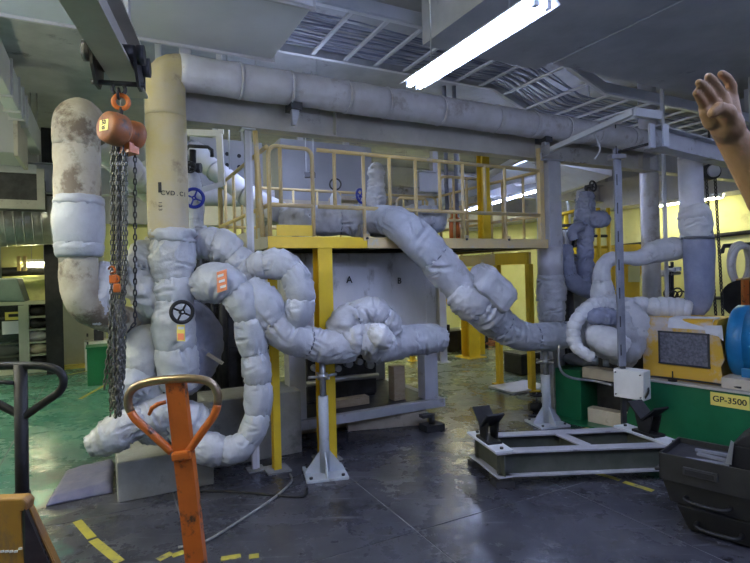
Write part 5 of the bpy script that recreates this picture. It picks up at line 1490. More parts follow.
nt_ = part('notice', MB().uvbox(sx_[0], ex_[0], vC-.004, vC+.008, CB(12, 320)[2], CB(12, 312)[2]), M['sign_yellow'], dr)
part('print', MB().uvbox(sx_[0]+.05, ex_[0]-.05, vC-.006, vC-.004, CB(12, 317)[2], CB(12, 314)[2]), M['ink'], nt_)
words_ = ['black bundle on the top shelf of the far cabinet', 'dark bundle on the second shelf of the far cabinet', 'grey parts heap on the third shelf of the far cabinet', 'pale parts heap on the fourth shelf of the far cabinet', 'dark bundle on the bottom shelf of the far cabinet']
for i in range(5):
    z = .08+(zC-.08)*i/5+.016
    u = (uM+uC1)/2
    mb = MB()
    mb.ell(W(u-.02, vC+.15, z+.085), .17, .10, .088, UV_U, UV_V, 20, 12, .04, i, 9)
    single('parts_bundle', mb, M[['black', 'rag', 'jacket_white', 'darksteel', 'black'][i]], words_[4-i], 'bundle')
for i in range(3):
    z = .08+(zC-.08)*i/5+.016
    mb = MB().ell(W((uC0+uM)/2, vC+.17, z+.10), .24, .09, .10, UV_U, UV_V, 20, 12, .05, i+9, 8)
    single('parts_bundle', mb, M[['plinth', 'jacket_white', 'darksteel'][i]], ['grey heap behind the glazed door on the bottom shelf', 'pale heap behind the glazed cabinet door, second shelf up', 'dark heap behind the glazed cabinet door, third shelf up'][i], 'bundle')
part('roof_panel', MB().uvbox(uC0-1.0, uC1+.05, vC-.3, VB-.02, zC+.45, zC+.50), M['wall_yellow'], cab)
part('roof_support', MB().uvbox(uC1-.05, uC1+.02, vC+.1, VB-.02, zC+.06, zC+.45), M['wall_yellow'], cab)
def onv(x, y, v): return uvz(RV(x, y, v))
o = thing('trim_15', 'dark steel column between the cabinet and the grey door', None, W(onv(55, 340, 10.9)[0], 10.9, 0)); o['kind'] = 'structure'
part('column', MB().ibeam(W(onv(55, 340, 10.9)[0], 10.9, 0), W(onv(55, 340, 10.9)[0], 10.9, ZC), .25, .25, .02, .015, UV_V), M['black'], o)
d0_, d1_ = onv(61, 340, VB-.06), onv(106, 340, VB-.06)
o = struct('door_1', MB().uvbox(d0_[0], d1_[0], VB-.06, VB-.005, .01, 2.3), M['panel_grey'], 'grey green steel door behind the stained riser', .01)
part('handle', MB().uvbox(d1_[0]-.2, d1_[0]-.1, VB-.10, VB-.06, 1.0, 1.05), M['steel'], o)
part('sill', MB().uvbox(d0_[0], d1_[0]-.3, VB-.35, VB-.07, .0, .05), M['sign_yellow'], o)
o = struct('trim_16', MB().uvbox(-4.9, 9.4, VB-.12, VB-.01, 2.75, ZC-.01), M['wall_grey'], 'grey upper panelling along the far wall')
# green bin and white cabinet at the left
g0, g1 = FZ(93, 385), FZ(110, 385)
t = thing('green_bin', 'small green steel box behind the chain at the left', 'box', (g0+g1)/2)
ww = (g1-g0).length
gz = P(100, 348, g0.y).z
part('body', MB().box((g0+g1)/2+UV_V*.2+ZZ*gz/2, ww+.1, .4, gz, UV_U, UV_V), M['green'], t, .01)
part('lid', MB().box((g0+g1)/2+UV_V*.2+ZZ*(gz+.012), ww+.13, .43, .024, UV_U, UV_V), M['green'], t, .006)
g0 = FZ(87, 371)
t = thing('control_cabinet', 'pale cabinet with a dark instrument on top behind the green box', 'cabinet', g0)
gz = P(90, 342, g0.y).z
part('body', MB().box(g0+UV_U*.2+UV_V*.2+ZZ*gz/2, .46, .4, gz, UV_U, UV_V), M['whitebox'], t, .01)
for i in range(4):
    part('vent', MB().box(g0+UV_U*.02-UV_V*.002+ZZ*(.2+.15*i), .03, .006, .06, UV_U, UV_V), M['darksteel'], t)
part('instrument', MB().box(g0+UV_U*.2+UV_V*.2+ZZ*(gz+.1), .16, .16, .2, UV_U, UV_V), M['darksteel'], t, .01)
part('gauge', MB().cyl(g0+UV_U*.2+UV_V*.1+ZZ*(gz+.28), g0+UV_U*.2+UV_V*.16+ZZ*(gz+.28), .08, n=16), M['white'], t)
part('gauge_stem', MB().cyl(g0+UV_U*.2+UV_V*.13+ZZ*(gz+.18), g0+UV_U*.2+UV_V*.13+ZZ*(gz+.24), .02, n=8), M['steel'], t)
# horizontal yellow-lit conduit and pipes at the far left
t = thing('pipe_run', 'dark horizontal pipe with stubs below the far left lamp', 'pipe', P(30, 272, 9.4))
part('pipe', MB().cyl(P(-30, 273, 9.0), P(62, 270, 9.9), .08, n=14), M['darksteel'], t)
for x in (19, 25):
    part('stub', MB().cyl(P(x, 271, 9.35), P(x, 256, 9.35), .03, n=8), M['cream'], t)
part('hanger_rod', MB().cyl(P(45, 271, 9.75), Vector((P(45, 271, 9.75).x, P(45, 271, 9.75).y, ZC)), .02, n=6), M['steel'], t)
t = thing('machine_hood', 'dark green sloping machine hood above the cabinet at the left edge', 'hood', P(8, 285, 7.7))
ph_ = [P(-40, 278, 7.6), P(17, 278, 7.6), P(25, 302, 7.6), P(-40, 302, 7.6)]
part('hood', MB().prism(ph_, UV_V*.6), mat('hood_paint', (.03, .055, .05), (.045, .075, .065), .5), t, .02)
hq = P(0, 278, 7.75); part('hanger_rod', MB().cyl(hq, Vector((hq.x, hq.y, ZC)), .02, n=6), M['steel'], t)

# ------------------------------------------------------------------ big grey duct box behind the platform
e0, e1_ = uvz(P(300, 214, 7.0)), uvz(P(397, 216, 7.4))
t = thing('air_duct', 'large pale grey duct box hanging behind the platform railing', 'duct', W((e0[0]+e1_[0])/2, 7.3, 2.4))
part('casing', MB().uvbox(e0[0]-.1, e1_[0], 7.15, 8.6, 2.5, 3.6), M['wall_grey'], t, .01)
part('lip', MB().uvbox(e0[0]-.15, e0[0]+1.0, 7.08, 7.2, 2.62, 2.72), M['rag'], t)
for u in (e0[0]+.3, e1_[0]-.3):
    part('hanger', MB().uvbox(u-.04, u+.04, 7.4, 7.48, 3.6, ZC), M['beam'], t)
pb_ = P(310, 175, 6.9)
t = thing('limit_switch', 'small grey switch box hung on wires before the duct box', 'switch', pb_)
part('body', MB().box(pb_, .14, .08, .07), M['darksteel'], t, .005)
for dx in (-.05, .05):
    part('wire', MB().cyl(pb_+Vector((dx, 0, .03)), Vector((pb_.x+dx, pb_.y, ZC)), .006, n=6), M['tray'], t)
e2_ = uvz(P(236, 160, 7.4))
t = thing('perforated_plate', 'pale grey plate with bolt holes left of the railing behind the white pipe', 'plate', W(e2_[0], 7.3, 2.4))
a, b = onv(190, 145, 7.3), onv(246, 195, 7.3)
part('plate', MB().uvbox(a[0], b[0]+.25, 7.3, 7.34, b[2], a[2]+.12), M['wall_grey'], t, .005)
for x, y in ((227, 154), (239, 156), (227, 165), (239, 167)):
    c = onv(x, y, 7.3)
    part('bolt_hole', MB().cyl(W(c[0], 7.298, c[2]), W(c[0], 7.29, c[2]), .028, n=10), M['black'], t)
part('hanger', MB().uvbox(a[0]+.3, a[0]+.36, 7.3, 7.34, a[2]+.12, ZC), M['beam'], t)
for i, (x, y0_2, y1_2) in enumerate(((447, 110, 210), (457, 110, 215))):
    p0_, p1_ = P(x-3, y0_2, 7.6), P(x, y1_2, 7.6)
    p0_.z = ZC
    single('drop_pipe', MB().cyl(Vector((p1_.x, p1_.y, p1_.z)), Vector((p1_.x, p1_.y, ZC)), .03, n=8), M['jacket_blue'], ['left thin blue grey drop pipe behind the platform railing', 'right thin blue grey drop pipe behind the platform railing'][i], 'pipe')
t = thing('far_pipe', 'pale pipe rising to the right behind the platform railing', 'pipe', P(470, 190, 8.5))
part('pipe', MB().cyl(P(400, 226, 9.2), P(533, 150, 7.2), .05, n=12), M['white'], t)
t = thing('far_duct', 'grey sloping duct underside behind the right half of the railing', 'duct', P(450, 185, 9))
part('casing', MB().prism([P(398, 214, 8.8), P(535, 158, 7.4), P(535, 176, 7.4), P(398, 221, 8.8)], UV_V*.8), M['duct'], t)
c_ = P(470, 180, 8.3); part('hanger', MB().cyl(c_+UV_V*.3, Vector((c_.x, c_.y, ZC))+UV_V*.3, .02, n=6), M['beam'], t)
t = thing('portal_frame', 'cream tubular hoop frame low behind the deck vessel', 'frame', P(413, 205, 6.3))
pts_ = [P(397, 212, 6.3), P(397, 201, 6.3), P(400, 198, 6.3), P(425, 199, 6.3), P(427, 202, 6.3), P(427, 212, 6.3)]
p_a = P(397, 212, 6.3); p_b = P(427, 212, 6.3)
part('hoop', MB().tube([zz(p_a, ZD)]+pts_+[zz(p_b, ZD)], .018, 8), M['cream'], t)

# orange gas bottles far behind the railing
ob = P(455, 238, 6.5)
t = thing('orange_fitting', 'orange valve fitting seen through the railing right of the slanted pipe', 'valve', ob)
part('body', MB().cyl(zz(ob, ZD), ob+ZZ*.25, .07, n=14), M['orange'], t); part('bonnet', MB().cyl(ob+ZZ*.25, ob+ZZ*.32, .04, n=12), M['orange'], t)

# ------------------------------------------------------------------ second platform and columns behind
def col2(x, ybase, wpx, ztop, label, mt):
    b = FZ(x, ybase); s = wpx*b.y/F
    t = thing('steel_column', label, 'column', b)
    part('shaft', MB().ibeam(b+ZZ*.015, zz(b, ztop), s, s, .02, .014, UV_V), M[mt], t)
    part('base_plate', MB().box(b+ZZ*.0075, s*1.7, s*1.7, .015, UV_U, UV_V), M[mt], t)
    return b
bY = col2(471, 357, 13, 1.70, 'stout yellow column behind the slanted pipe on the far floor', 'yellow')
bG = col2(442, 362, 8, 1.86, 'slim grey column just right of the steel tank', 'beam')
p2 = thing('rear_platform', 'yellow rear platform frame on slim legs behind the slanted pipe', 'platform', FZ(515, 385))
LA, LBk = FZ(500, 384), FZ(532, 391)
zt2 = 1.72
for b_ in (LA, LBk, LA+UV_V*2.4, LBk+UV_V*2.6):
    part('leg', MB().box(zz(b_, zt2/2), .075, .075, zt2, UV_U, UV_V), M['yellow'], p2)
    part('foot_plate', MB().box(zz(b_, .006), .16, .16, .012, UV_U, UV_V), M['yellow'], p2)
q_a, q_b = LA+UV_V*2.4, LBk
part('side_beam', MB().bar(zz(LA+UV_V*2.4, zt2+.08), zz(LA, zt2+.08), .08, .16), M['cream'], p2)
part('side_beam', MB().bar(zz(LA, zt2+.08), zz(LBk, zt2+.08), .08, .16), M['yellow'], p2)
part('side_beam', MB().bar(zz(LBk+UV_V*2.6, zt2+.08), zz(LBk, zt2+.08), .08, .16), M['cream'], p2)
part('side_beam', MB().bar(zz(LA+UV_V*2.4, zt2+.08), zz(LBk+UV_V*2.6, zt2+.08), .08, .16), M['yellow'], p2)
for i in range(4):
    b_ = (LA+UV_V*2.3).lerp(LA+UV_V*.1, i/3)
    part('baluster', MB().cyl(zz(b_, zt2+.16), zz(b_, zt2+.95), .02, n=8), M['cream'], p2)
part('rail', MB().cyl(zz(LA+UV_V*2.3, zt2+.95), zz(LA+UV_V*.1, zt2+.95), .02, n=8), M['cream'], p2)
part('deck', MB().prism([zz(LA+UV_V*2.4, zt2+.155), zz(LA, zt2+.155), zz(LBk, zt2+.155), zz(LBk+UV_V*2.6, zt2+.155)], ZZ*.01), M['darksteel'], p2)
w0_ = FZ(520, 388)
single('drain_pan', MB().box(w0_+ZZ*.015, .7, .5, .03, UV_U, UV_V), M['tray'], 'flat grey pan on the floor between the slim yellow legs', 'pan', .004)
t = thing('black_crate', 'low black crate on the floor behind the slim yellow legs', 'crate', FZ(527, 372))
c_ = FZ(527, 372)
part('body', MB().box(c_+ZZ*.16, .6, .4, .30, UV_U, UV_V), M['black'], t, .01)
part('rim', MB().box(c_+ZZ*.32, .64, .44, .03, UV_U, UV_V), M['darksteel'], t)
# far yellow horizontals
t = thing('guard_rail', 'yellow horizontal guard bars before the far wall', 'guard rail', FZ(455, 345))
ga, gbb = P(432, 287, 10.2), P(478, 285, 10.2)
for y in (286, 301):
    part('bar', MB().bar(P(432, y, 10.2), P(485, y-1, 10.2), .06, .13), M['yellow'], t)
for x in (438, 480):
    q_ = P(x, 290, 10.25); part('post', MB().box(zz(q_, q_.z/2), .1, .1, q_.z, UV_U, UV_V), M['yellow'], t)
# wall panel joints
o = thing('trim_17', 'recessed panel frames on the far yellow wall', None, W(5.5, VB, 0)); o['kind'] = 'structure'
for x in (444, 461, 480):
    u = onv(x, 320, VB)[0]
    part('batten', MB().uvbox(u-.03, u+.03, VB-.03, VB, .1, 2.4), M['wall_yellow'], o)
part('skirting', MB().uvbox(3.5, 9.4, VB-.04, VB, 0, .12), M['panel_grey'], o)
# black machine block on the far floor
t = thing('gearbox', 'low black machine block on the far floor beside the stout yellow column', 'machine', FZ(470, 349))
c_ = FZ(472, 351)+UV_V*.25
part('body', MB().box(c_+UV_U*.0+ZZ*.22, 1.05, .3, .42, UV_U, UV_V), M['black'], t, .02)
part('knob', MB().cyl(c_-UV_U*.42+ZZ*.43, c_-UV_U*.42+ZZ*.55, .05, n=10), M['black'], t)
part('plate', MB().box(c_+UV_U*.36-UV_V*.155+ZZ*.24, .14, .01, .18, UV_U, UV_V), M['plinth'], t)
for dx in (-.4, .4):
    part('foot', MB().box(c_+UV_U*dx+ZZ*.006, .12, .28, .012, UV_U, UV_V), M['black'], t)
t = thing('pipe_scraps', 'tangle of red brown hoses on the floor behind the far yellow column', 'hose', FZ(492, 348))
c_ = FZ(492, 347)
for i in range(4):
    part('hose', MB().torus(c_+Vector((.06*i-.1, .1*i, .05+.035*i)), (.2*math.sin(i), .3, 1), .20-.02*i, .025, 20, 6), M['orange_dirty'], t)
# small clutter on floor near left of stand 2
t = thing('floor_valve', 'little dark valve on the floor left of the right pipe stand', 'valve', FZ(537, 412))
c_ = FZ(537, 412)
part('body', MB().cyl(c_, c_+ZZ*.12, .05, n=12), M['black'], t)
part('flange', MB().cyl(c_+Vector((-.09, 0, .06)), c_+Vector((.09, 0, .06)), .045, n=12), M['black'], t)
handwheel(c_+ZZ*.2, ZZ, .07, 'black', t)
part('spindle', MB().cyl(c_+ZZ*.12, c_+ZZ*.2, .012, n=8), M['steel'], t)

# ------------------------------------------------------------------ valve cluster behind the column
vc = jacketed('tall crumpled blue grey jacketed valve stack right of the platform column', [(584, 292, 6.3, 8), (585, 262, 6.3, 8), (585, 240, 6.3, 8), (585, 222, 6.3, 10), (585, 206, 6.3, 10), (586, 192, 6.3, 8)], 'jacket_blue', puff=.14, wr=.34, length=.22, name='valve_stack', cat='valve')
handwheel(P(593, 186, 6.25), Vector((.5, -.8, .1)), .06, 'darksteel', vc)
part('yoke_arm', MB().tube([P(586, 192, 6.3), P(586, 187, 6.3), P(593, 186, 6.3)], .025, 8), M['darksteel'], vc)
part('bracket', MB().tube([P(584, 190, 6.28), P(578, 192, 6.28), P(578, 207, 6.28), P(583, 208, 6.28)], .02, 8), M['tray'], vc)
jacketed('blue grey jacketed branch pointing right off the valve stack', [(588, 222, 6.25, 7), (598, 219, 6.2, 9), (608, 222, 6.2, 7)], 'jacket_blue', [], puff=.2, wr=.3)
jacketed('curved blue grey jacketed pipe looping left off the valve stack', [(583, 226, 6.2, 5), (576, 228, 6.2, 5.5), (572, 233, 6.2, 5), (574, 240, 6.2, 5)], 'jacket_blue', [], puff=.12, wr=.2)
jacketed('speckled grey jacketed pipe stub coming from behind the column', [(546, 242, 6.6, 9), (556, 242, 6.5, 10), (563, 241, 6.5, 9)], 'jacket2', [], puff=.1, wr=.3)
fgl = thing('flanged_valve', 'flanged pipe valve with a white band right of the column', 'valve', P(570, 240, 6.4))
part('band', MB().cyl(P(562, 240, 6.45), P(568, 240, 6.45), .125, n=24), M['white'], fgl)
part('flange', MB().cyl(P(568.5, 240, 6.45), P(570.5, 240, 6.45), .14, n=24), M['black'], fgl)
part('body', MB().cyl(P(571, 240, 6.45), P(579, 239, 6.45), .10, n=20), M['lagging_stain'], fgl)
part('flange', MB().cyl(P(579, 239, 6.45), P(581, 239, 6.45), .125, n=24), M['darksteel'], fgl)
jacketed('dark blue grey jacketed elbow sweeping down right behind the pump', [(565, 246, 6.3, 8), (565, 264, 6.25, 9), (570, 279, 6.2, 9), (582, 288, 6.2, 8), (597, 292, 6.2, 8), (612, 288, 6.2, 7)], 'jacket_blue', [.4, .75], puff=.08, wr=.16)
jacketed('small dark jacketed pipe from the valve stack to the left', [(572, 265, 6.4, 4), (584, 266, 6.3, 5), (594, 262, 6.25, 5)], 'jacket_blue', [], puff=.1, wr=.2)
t = thing('support_frame', 'grey support pedestal under the valve stack behind the pump', 'frame', FZ(575, 400))
sp_ = P(575, 270, 6.6)
part('panel', MB().box(zz(sp_, sp_.z/2+.1), .5, .1, sp_.z+.2, UV_U, UV_V), M['plinth'], t)
part('foot', MB().box(zz(sp_, .01), .6, .4, .02, UV_U, UV_V), M['plinth'], t)
for i, (x, y) in enumerate(((550, 292), (553, 262), (551, 254))):
    c_ = P(x+2, y, 6.1)
    single('valve_cap', MB().lathe(c_, tocam(c_), [(0, .04), (.05, .035), (.06, 0), (.05, -.06), (.03, -.1)], 14), M[['jacket_white', 'jacket_white', 'bluewheel'][i]], ['round cream valve cap right of the column jacket', 'small pale valve cap beside the curved elbow', 'small blue valve cap beside the curved elbow'][i], 'valve')  # round caps of small valves
mb_ = P(548, 305, 6.5)
t = thing('dark_pipework', 'dark vertical pipework behind the column jacket and pump hose', 'pipe', FZ(556, 400))
for i, (x, r_2) in enumerate(((559, .05), (564, .035), (570, .05))):
    q_ = P(x, 300, 6.3+.08*i)
    part('pipe', MB().cyl(zz(q_, 0), zz(q_, 1.75-.1*i), r_2, n=12), M['darksteel'], t)
part('label', MB().box(P(562, 312, 6.22), .05, .006, .12), M['rag'], t)
# far yellow machine and platform behind the pump
t = thing('yellow_machine', 'big yellow machine hopper behind the pump against the yellow wall', 'machine', FZ(640, 330))
h_a = uvz(P(585, 248, 9.3)); h_b = uvz(P(655, 300, 9.0))
part('bin', MB().prism([P(592, 246, 9.4), P(640, 244, 9.1), P(652, 250, 9.0), P(640, 278, 9.0), P(640, 300, 9.0), P(600, 300, 9.3), P(600, 270, 9.3)], UV_V*.8), M['yellow'], t, .01)
q_ = P(622, 300, 9.2)
part('stand', MB().box(zz(q_+UV_V*.4, q_.z/2), .9, .7, q_.z, UV_U, UV_V), M['darksteel'], t)
part('hatch', MB().prism([P(629, 266, 8.97), P(640, 264, 8.97), P(640, 282, 8.97), P(629, 282, 8.97)], UV_V*.02), M['wall_yellow'], t)
t = thing('access_railing', 'far yellow access railing between the column and the valve stack', 'railing', P(575, 235, 8.8))
for y0q, y1q in ((228, 219), ):
    part('rail', MB().cyl(P(545, 219, 8.9), P(581, 209, 8.6), .03, n=8), M['yellow'], t)
    part('rail', MB().cyl(P(545, 226, 8.9), P(581, 225, 8.6), .025, n=8), M['darksteel'], t)
for x in (566,):
    part('post', MB().cyl(zz(P(x, 214, 8.75), 0), P(x, 213, 8.75), .04, n=8), M['yellow'], t)
for x, r_2 in ((553, .03), (569, .03)):
    q_ = P(x, 220, 8.85); part('post', MB().tube([zz(q_, 1.5), P(x, 222, 8.85), P(x-.5, 206, 8.85), P(x-2, 201, 8.85)], r_2, 8), M['white'], t)
for x in (598, 608):
    q_ = P(x, 220, 8.7); part('post', MB().cyl(zz(q_, 0), P(x, 208, 8.7), .035, n=8), M['yellow'], t)
for y in (236, 247):
    part('rail', MB().cyl(P(590, y, 8.7), P(609, y, 8.7), .025, n=8), M['yellow' if y == 247 else 'darksteel'], t)
part('deck', MB().bar(P(540, 233, 8.9), P(585, 231, 8.7), .7, .05), M['darksteel'], t)
for x in (546, 583):
    q_ = P(x, 236, 8.85); part('leg', MB().box(zz(q_, q_.z/2), .08, .08, q_.z), M['darksteel'], t)
# big pale duct above the valve cluster
t = thing('air_duct', 'big pale flat duct slanting above the valve stack on the right', 'duct', P(575, 175, 7.6))
part('casing', MB().prism([P(540, 160, 7.9), P(612, 176, 7.4), P(560, 196, 9.3), P(540, 199, 9.6)], ZZ*.3), M['cladding'], t)
q_ = P(575, 178, 8.2); part('hanger', MB().cyl(q_+ZZ*.2, Vector((q_.x, q_.y, ZC)), .02, n=6), M['beam'], t)

# right wall services
t = thing('wall_conduit', 'thin dark conduit running along the yellow right wall', 'conduit', RU(690, 241, UR-.05))
part('conduit', MB().cyl(RU(600, 248, UR-.03), RU(760, 231, UR-.03), .035, n=8), M['darksteel'], t)
part('conduit', MB().cyl(RU(700, 298, UR-.03), RU(745, 298, UR-.03), .03, n=8), M['darksteel'], t)
cbk = P(710, 172, 6.4)
t = thing('chain_block', 'grey chain block with two long chains near the right riser', 'hoist', cbk)
part('body', MB().cyl(cbk+Vector((0, .06, 0)), cbk-Vector((0, .06, 0)), .10, n=20), M['darksteel'], t)
part('cover', MB().cyl(cbk-Vector((0, .06, 0)), cbk-Vector((0, .085, 0)), .075, n=20), M['tray'], t)
part('hook', MB().cyl(cbk+ZZ*.09, Vector((cbk.x, cbk.y, ZC)), .015, n=8), M['darksteel'], t)
for dx, xe in ((-.05, 716), (.06, 723)):
    a = cbk+Vector((dx, 0, -.08)); b = P(xe, 318, 6.4)
    part('chain', chain_mb([a.lerp(b, i/10) for i in range(11)], .045, .008, .026), M['darksteel'], t, kind='stuff')
bk = P(722, 252, 7.2)
t = thing('hose_bracket', 'dark steel wall arm carrying a coiled hose at the right edge', 'bracket', bk)
part('arm', MB().tube([P(719, 252, 7.2), P(722, 252, 7.2), P(724, 246, 7.2), P(770, 243, 7.2)], .03, 8), M['darksteel'], t)
q_ = P(770, 243, 7.2); part('post', MB().cyl(zz(q_, 0), zz(q_, q_.z+.2), .05, n=10), M['darksteel'], t)
hs = thing('coiled_hose', 'grey coiled hose hanging on the wall arm at the right edge', 'hose', P(740, 262, 7.1))
for i in range(5):
    pts_ = []
    for k2 in range(22):
        th = 2*pi*k2/22
        ex = 9.5+i*.9
        pts_.append(P(739+i*1.2+ex*math.sin(th)*(.8 if i % 2 else 1), 263+20*math.cos(th)+i*.8, 7.12-.03*i))
    part('coil', MB().tube(pts_, .035, 7, False, True, True), M['lagging'], hs)
t = thing('hose_reel_cart', 'orange framed cart with a dark wheel behind the blue motor', 'cart', P(748, 300, 6.6))
q_ = P(748, 320, 6.6)
part('frame', MB().prism([P(742, 279, 6.6), P(765, 276, 6.6), P(765, 345, 6.6), P(743, 345, 6.6)], Vector((0, .12, 0))), M['yellow_worn'], t, .01)
part('upright', MB().bar(P(745, 280, 6.55), P(746, 345, 6.55), .07, .05, (0, 1, 0)), M['orange'], t)
part('wheel', MB().cyl(P(741, 299, 6.62), P(741, 299, 6.62)+Vector((.08, .05, 0)), .24, n=28), M['black'], t)
z_ = P(745, 345, 6.6)
for x in (745, 763):
    part('leg', MB().cyl(zz(P(x, 345, 6.66), 0), P(x, 344, 6.66), .03, n=8), M['orange'], t)
t = thing('valve_manifold', 'small dark gauge valves on the thin pipes left of the right riser', 'valve', P(672, 275, 6.2))
part('stem_pipe', MB().cyl(zz(P(671, 300, 6.2), 0), P(672, 262, 6.2), .018, n=8), M['darksteel'], t)
part('stem_pipe', MB().cyl(zz(P(666, 300, 6.2), 0), P(669, 266, 6.2), .022, n=8), M['darksteel'], t)
part('cross_pipe', MB().cyl(P(661, 275, 6.2), P(680, 273, 6.2), .02, n=8), M['steel'], t)
for x, y in ((665, 274), (672, 272), (677, 271)):
    part('valve_body', MB().cyl(P(x, y, 6.17), P(x, y-4, 6.17), .045, n=10), M['tray'], t)
for i in range(4):
    part('coil', MB().torus(P(669+i*4, 293+(i % 2)*3, 6.15), (0, 1, .2), .06, .01, 14, 5), M['darksteel'], t)

# ------------------------------------------------------------------ the person whose raised hand is in view
def cap(mb, a, b, ra, rb, n=14):
    """closed tapered capsule"""
    a, b = Vector(a), Vector(b); d = (b-a).normalized(); L2 = (b-a).length
    prof = []
    for i in range(7):
        th = -pi/2+(pi/2)*i/6; prof.append((ra*math.cos(th), ra*math.sin(th)))
    for i in range(7):
        th = (pi/2)*i/6; prof.append((rb*math.cos(th), L2+rb*math.sin(th)))
    a1 = d.orthogonal().normalized(); b1 = d.cross(a1); vs = [a+d*prof[0][1]]
    for r, h in prof[1:-1]:
        for j in range(n):
            t = 2*pi*j/n; vs.append(a+d*h+(a1*math.cos(t)+b1*math.sin(t))*r)
    vs.append(a+d*prof[-1][1]); m_ = len(prof)-2
    fs = [(0, 1+(j+1) % n, 1+j) for j in range(n)]
    for i in range(m_-1):
        for j in range(n):
            fs.append((1+i*n+j, 1+i*n+(j+1) % n, 1+(i+1)*n+(j+1) % n, 1+(i+1)*n+j))
    e = 1+m_*n
    fs += [(e-n+j, e-n+(j+1) % n, e) for j in range(n)]
    return mb.add(vs, fs, True)
def fused(name, mb, mt, parent, vox, smooth=4, label=None):
    o = part(name, mb, M[mt], parent, label=label)
    r = o.modifiers.new('fuse', 'REMESH'); r.mode = 'VOXEL'; r.voxel_size = vox; r.use_smooth_shade = True
    s = o.modifiers.new('soften', 'SMOOTH'); s.iterations = smooth; s.factor = .5
    return o

HD = 1.05
def HP(x, y, dd=0.0): return P(x, y, HD+dd)
person = thing('person', 'person at the right edge raising a bare arm with open hand', 'person', (1.36, 1.32, 0))
mb = MB()
wrist = HP(730, 134, .02); elbow = P(800, 250, 1.10); shoulder = P(868, 335, 1.26)
cap(mb, elbow, elbow.lerp(wrist, .45), .042, .041); cap(mb, elbow.lerp(wrist, .3), wrist, .043, .029)
cap(mb, wrist, HP(727, 126), .029, .031)
cap(mb, shoulder, elbow, .055, .043)
# palm: heel, metacarpals
kn = {'index': HP(731, 98, .005), 'middle': HP(722, 97, -.004), 'ring': HP(713, 101, -.008), 'little': HP(705, 108, -.006)}
heel_r, heel_l = HP(733, 126, .0), HP(719, 128, .0)
cap(mb, heel_r, kn['index'], .019, .0135); cap(mb, heel_r.lerp(heel_l, .4), kn['middle'], .018, .0135)
cap(mb, heel_r.lerp(heel_l, .7), kn['ring'], .018, .013); cap(mb, heel_l, kn['little'], .017, .0125)
cap(mb, HP(712, 122, -.004), HP(706, 113, -.01), .017, .013)
# thenar mass and thumb folded across the palm toward the camera
cap(mb, HP(730, 124, -.012), HP(727, 112, -.032), .019, .0165)
cap(mb, HP(727, 112, -.032), HP(719, 108, -.043), .0150, .0125)
cap(mb, HP(719, 108, -.043), HP(713, 113, -.046), .0122, .0105)
# fingers: three bones each, curled
fing = {'index': [kn['index'], HP(731.5, 86, -.004), HP(727, 78, -.014), HP(721.5, 74, -.026)],
        'middle': [kn['middle'], HP(718, 89, -.02), HP(713, 81, -.032), HP(708.5, 76.5, -.042)],
        'ring': [kn['ring'], HP(709, 93.5, -.026), HP(704, 87, -.038), HP(699, 82.5, -.046)],
        'little': [kn['little'], HP(702, 102, -.022), HP(699, 97, -.032), HP(696, 93, -.038)]}
rad = {'index': (.0115, .0102, .0092, .0082), 'middle': (.0112, .0100, .0090, .0080), 'ring': (.0108, .0097, .0088, .0078), 'little': (.0098, .0086, .0078, .0070)}
for k_, pts_ in fing.items():
    for i in range(3):
        cap(mb, pts_[i], pts_[i+1], rad[k_][i], rad[k_][i+1])
# head, neck, far arm, legs
hc_ = Vector((1.33, 1.30, 1.60)); fw = Vector((-.55, -.83, 0)).normalized(); sdw = fw.cross(ZZ).normalized()
mb.ell(hc_, .075, .098, .118, sdw, fw, 24, 16)
mb.ell(hc_-ZZ*.055+fw*.025, .055, .070, .065, sdw, fw, 18, 12)
cap(mb, hc_-ZZ*.16-fw*.02, hc_-ZZ*.05-fw*.02, .058, .055)
cap(mb, hc_+fw*.094+ZZ*.005, hc_+fw*.116-ZZ*.028, .010, .016)
for s in (-1, 1):
    mb.ell(hc_+sdw*s*.076-fw*.005-ZZ*.005, .012, .020, .032, sdw, fw, 12, 8)
    cap(mb, hc_+sdw*s*.05+fw*.075+ZZ*.022, hc_+sdw*s*.018+fw*.092+ZZ*.022, .009, .009)
cap(mb, hc_+fw*.085-ZZ*.056-sdw*.022, hc_+fw*.085-ZZ*.056+sdw*.022, .010, .010)
base_ = Vector((1.36, 1.32, 0))
sh2 = base_+sdw*.19*(1 if (shoulder-base_).dot(sdw) < 0 else -1)+ZZ*1.40
el2 = sh2+Vector((.07, .05, -.30)); wr2 = el2+fw*.08-ZZ*.25
cap(mb, sh2, el2, .052, .042); cap(mb, el2, wr2, .042, .027)
cap(mb, wr2, wr2-ZZ*.08, .026, .032)
for i in range(4):
    b_ = wr2-ZZ*.09+fw*(.026-.017*i); cap(mb, b_, b_-ZZ*(.045)+Vector((-.01, 0, 0)), .010, .009); cap(mb, b_-ZZ*.045+Vector((-.01, 0, 0)), b_-ZZ*(.075-.006*abs(i-1))+Vector((-.025, -.0, 0)), .009, .008)
cap(mb, wr2-ZZ*.03+fw*.025, wr2-ZZ*.075+fw*.05, .012, .009)
chest = base_+ZZ*1.28
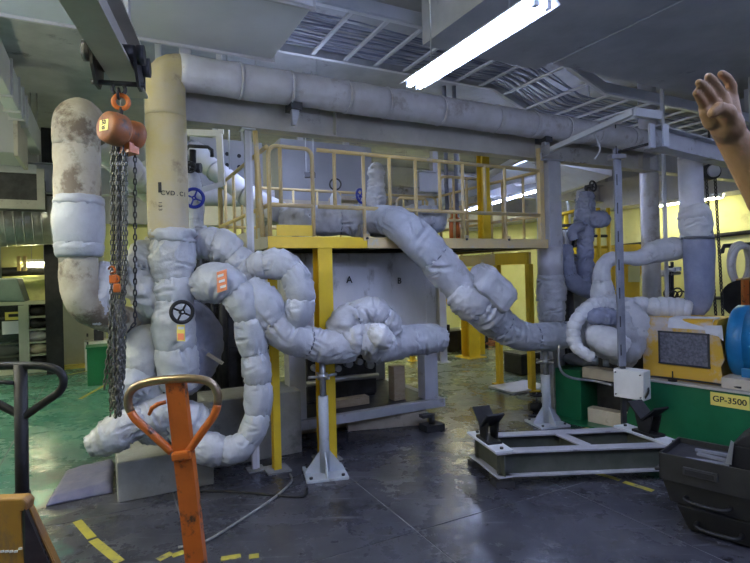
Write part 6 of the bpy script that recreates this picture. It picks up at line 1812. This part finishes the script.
cap(mb, base_+ZZ*.98, base_+ZZ*1.30, .13, .13)
cap(mb, base_+ZZ*1.33, shoulder, .09, .055); cap(mb, base_+ZZ*1.33, sh2, .09, .052)
for s in (-1, 1):
    hip, knee, ank = base_+sdw*s*.09+ZZ*.92, base_+sdw*s*.10+ZZ*.50+fw*.02, base_+sdw*s*.10+ZZ*.09
    cap(mb, hip, knee, .085, .055); cap(mb, knee, ank, .055, .036); cap(mb, ank-ZZ*.03, ank-ZZ*.045+fw*.14, .038, .03)
body = fused('body', mb, 'skin', person, .0034, 5)
# eyes
for s in (-1, 1):
    c_ = hc_+sdw*s*.032+fw*.083+ZZ*.006
    part('eye', MB().ell(c_, .012, .012, .010, sdw, fw, 12, 8), M['paper'], person)
    part('pupil', MB().ell(c_+fw*.008, .006, .006, .006, sdw, fw, 10, 6), M['ink'], person)
mb = MB().ell(hc_+ZZ*.022-fw*.018, .084, .098, .112, sdw, fw, 24, 16)
mb2 = MB()
part('hair', mb, M['hair'], person)
mb = MB()
cap(mb, base_+ZZ*.95, base_+ZZ*1.32, .155, .155); cap(mb, base_+ZZ*1.35, shoulder+Vector((0, 0, -.0)), .10, .072); cap(mb, base_+ZZ*1.35, sh2, .10, .07)
cap(mb, shoulder, shoulder.lerp(elbow, .5), .072, .062); cap(mb, sh2, sh2.lerp(el2, .55), .07, .062)
fused('shirt', mb, 'shirt', person, .012, 4)
mb = MB()
cap(mb, base_+ZZ*.90, base_+ZZ*.99, .15, .152)
for s in (-1, 1):
    hip, knee, ank = base_+sdw*s*.09+ZZ*.90, base_+sdw*s*.10+ZZ*.50+fw*.02, base_+sdw*s*.10+ZZ*.12
    cap(mb, hip, knee, .105, .075); cap(mb, knee, ank, .075, .062)
fused('trousers', mb, 'jacket_blue', person, .012, 4)
for s in (-1, 1):
    mb = MB(); a_ = base_+sdw*s*.10+ZZ*.055
    cap(mb, a_-fw*.05, a_+fw*.17, .055, .045); cap(mb, a_, a_+ZZ*.06, .052, .05)
    fused('shoe', mb, 'black', person, .01, 3)
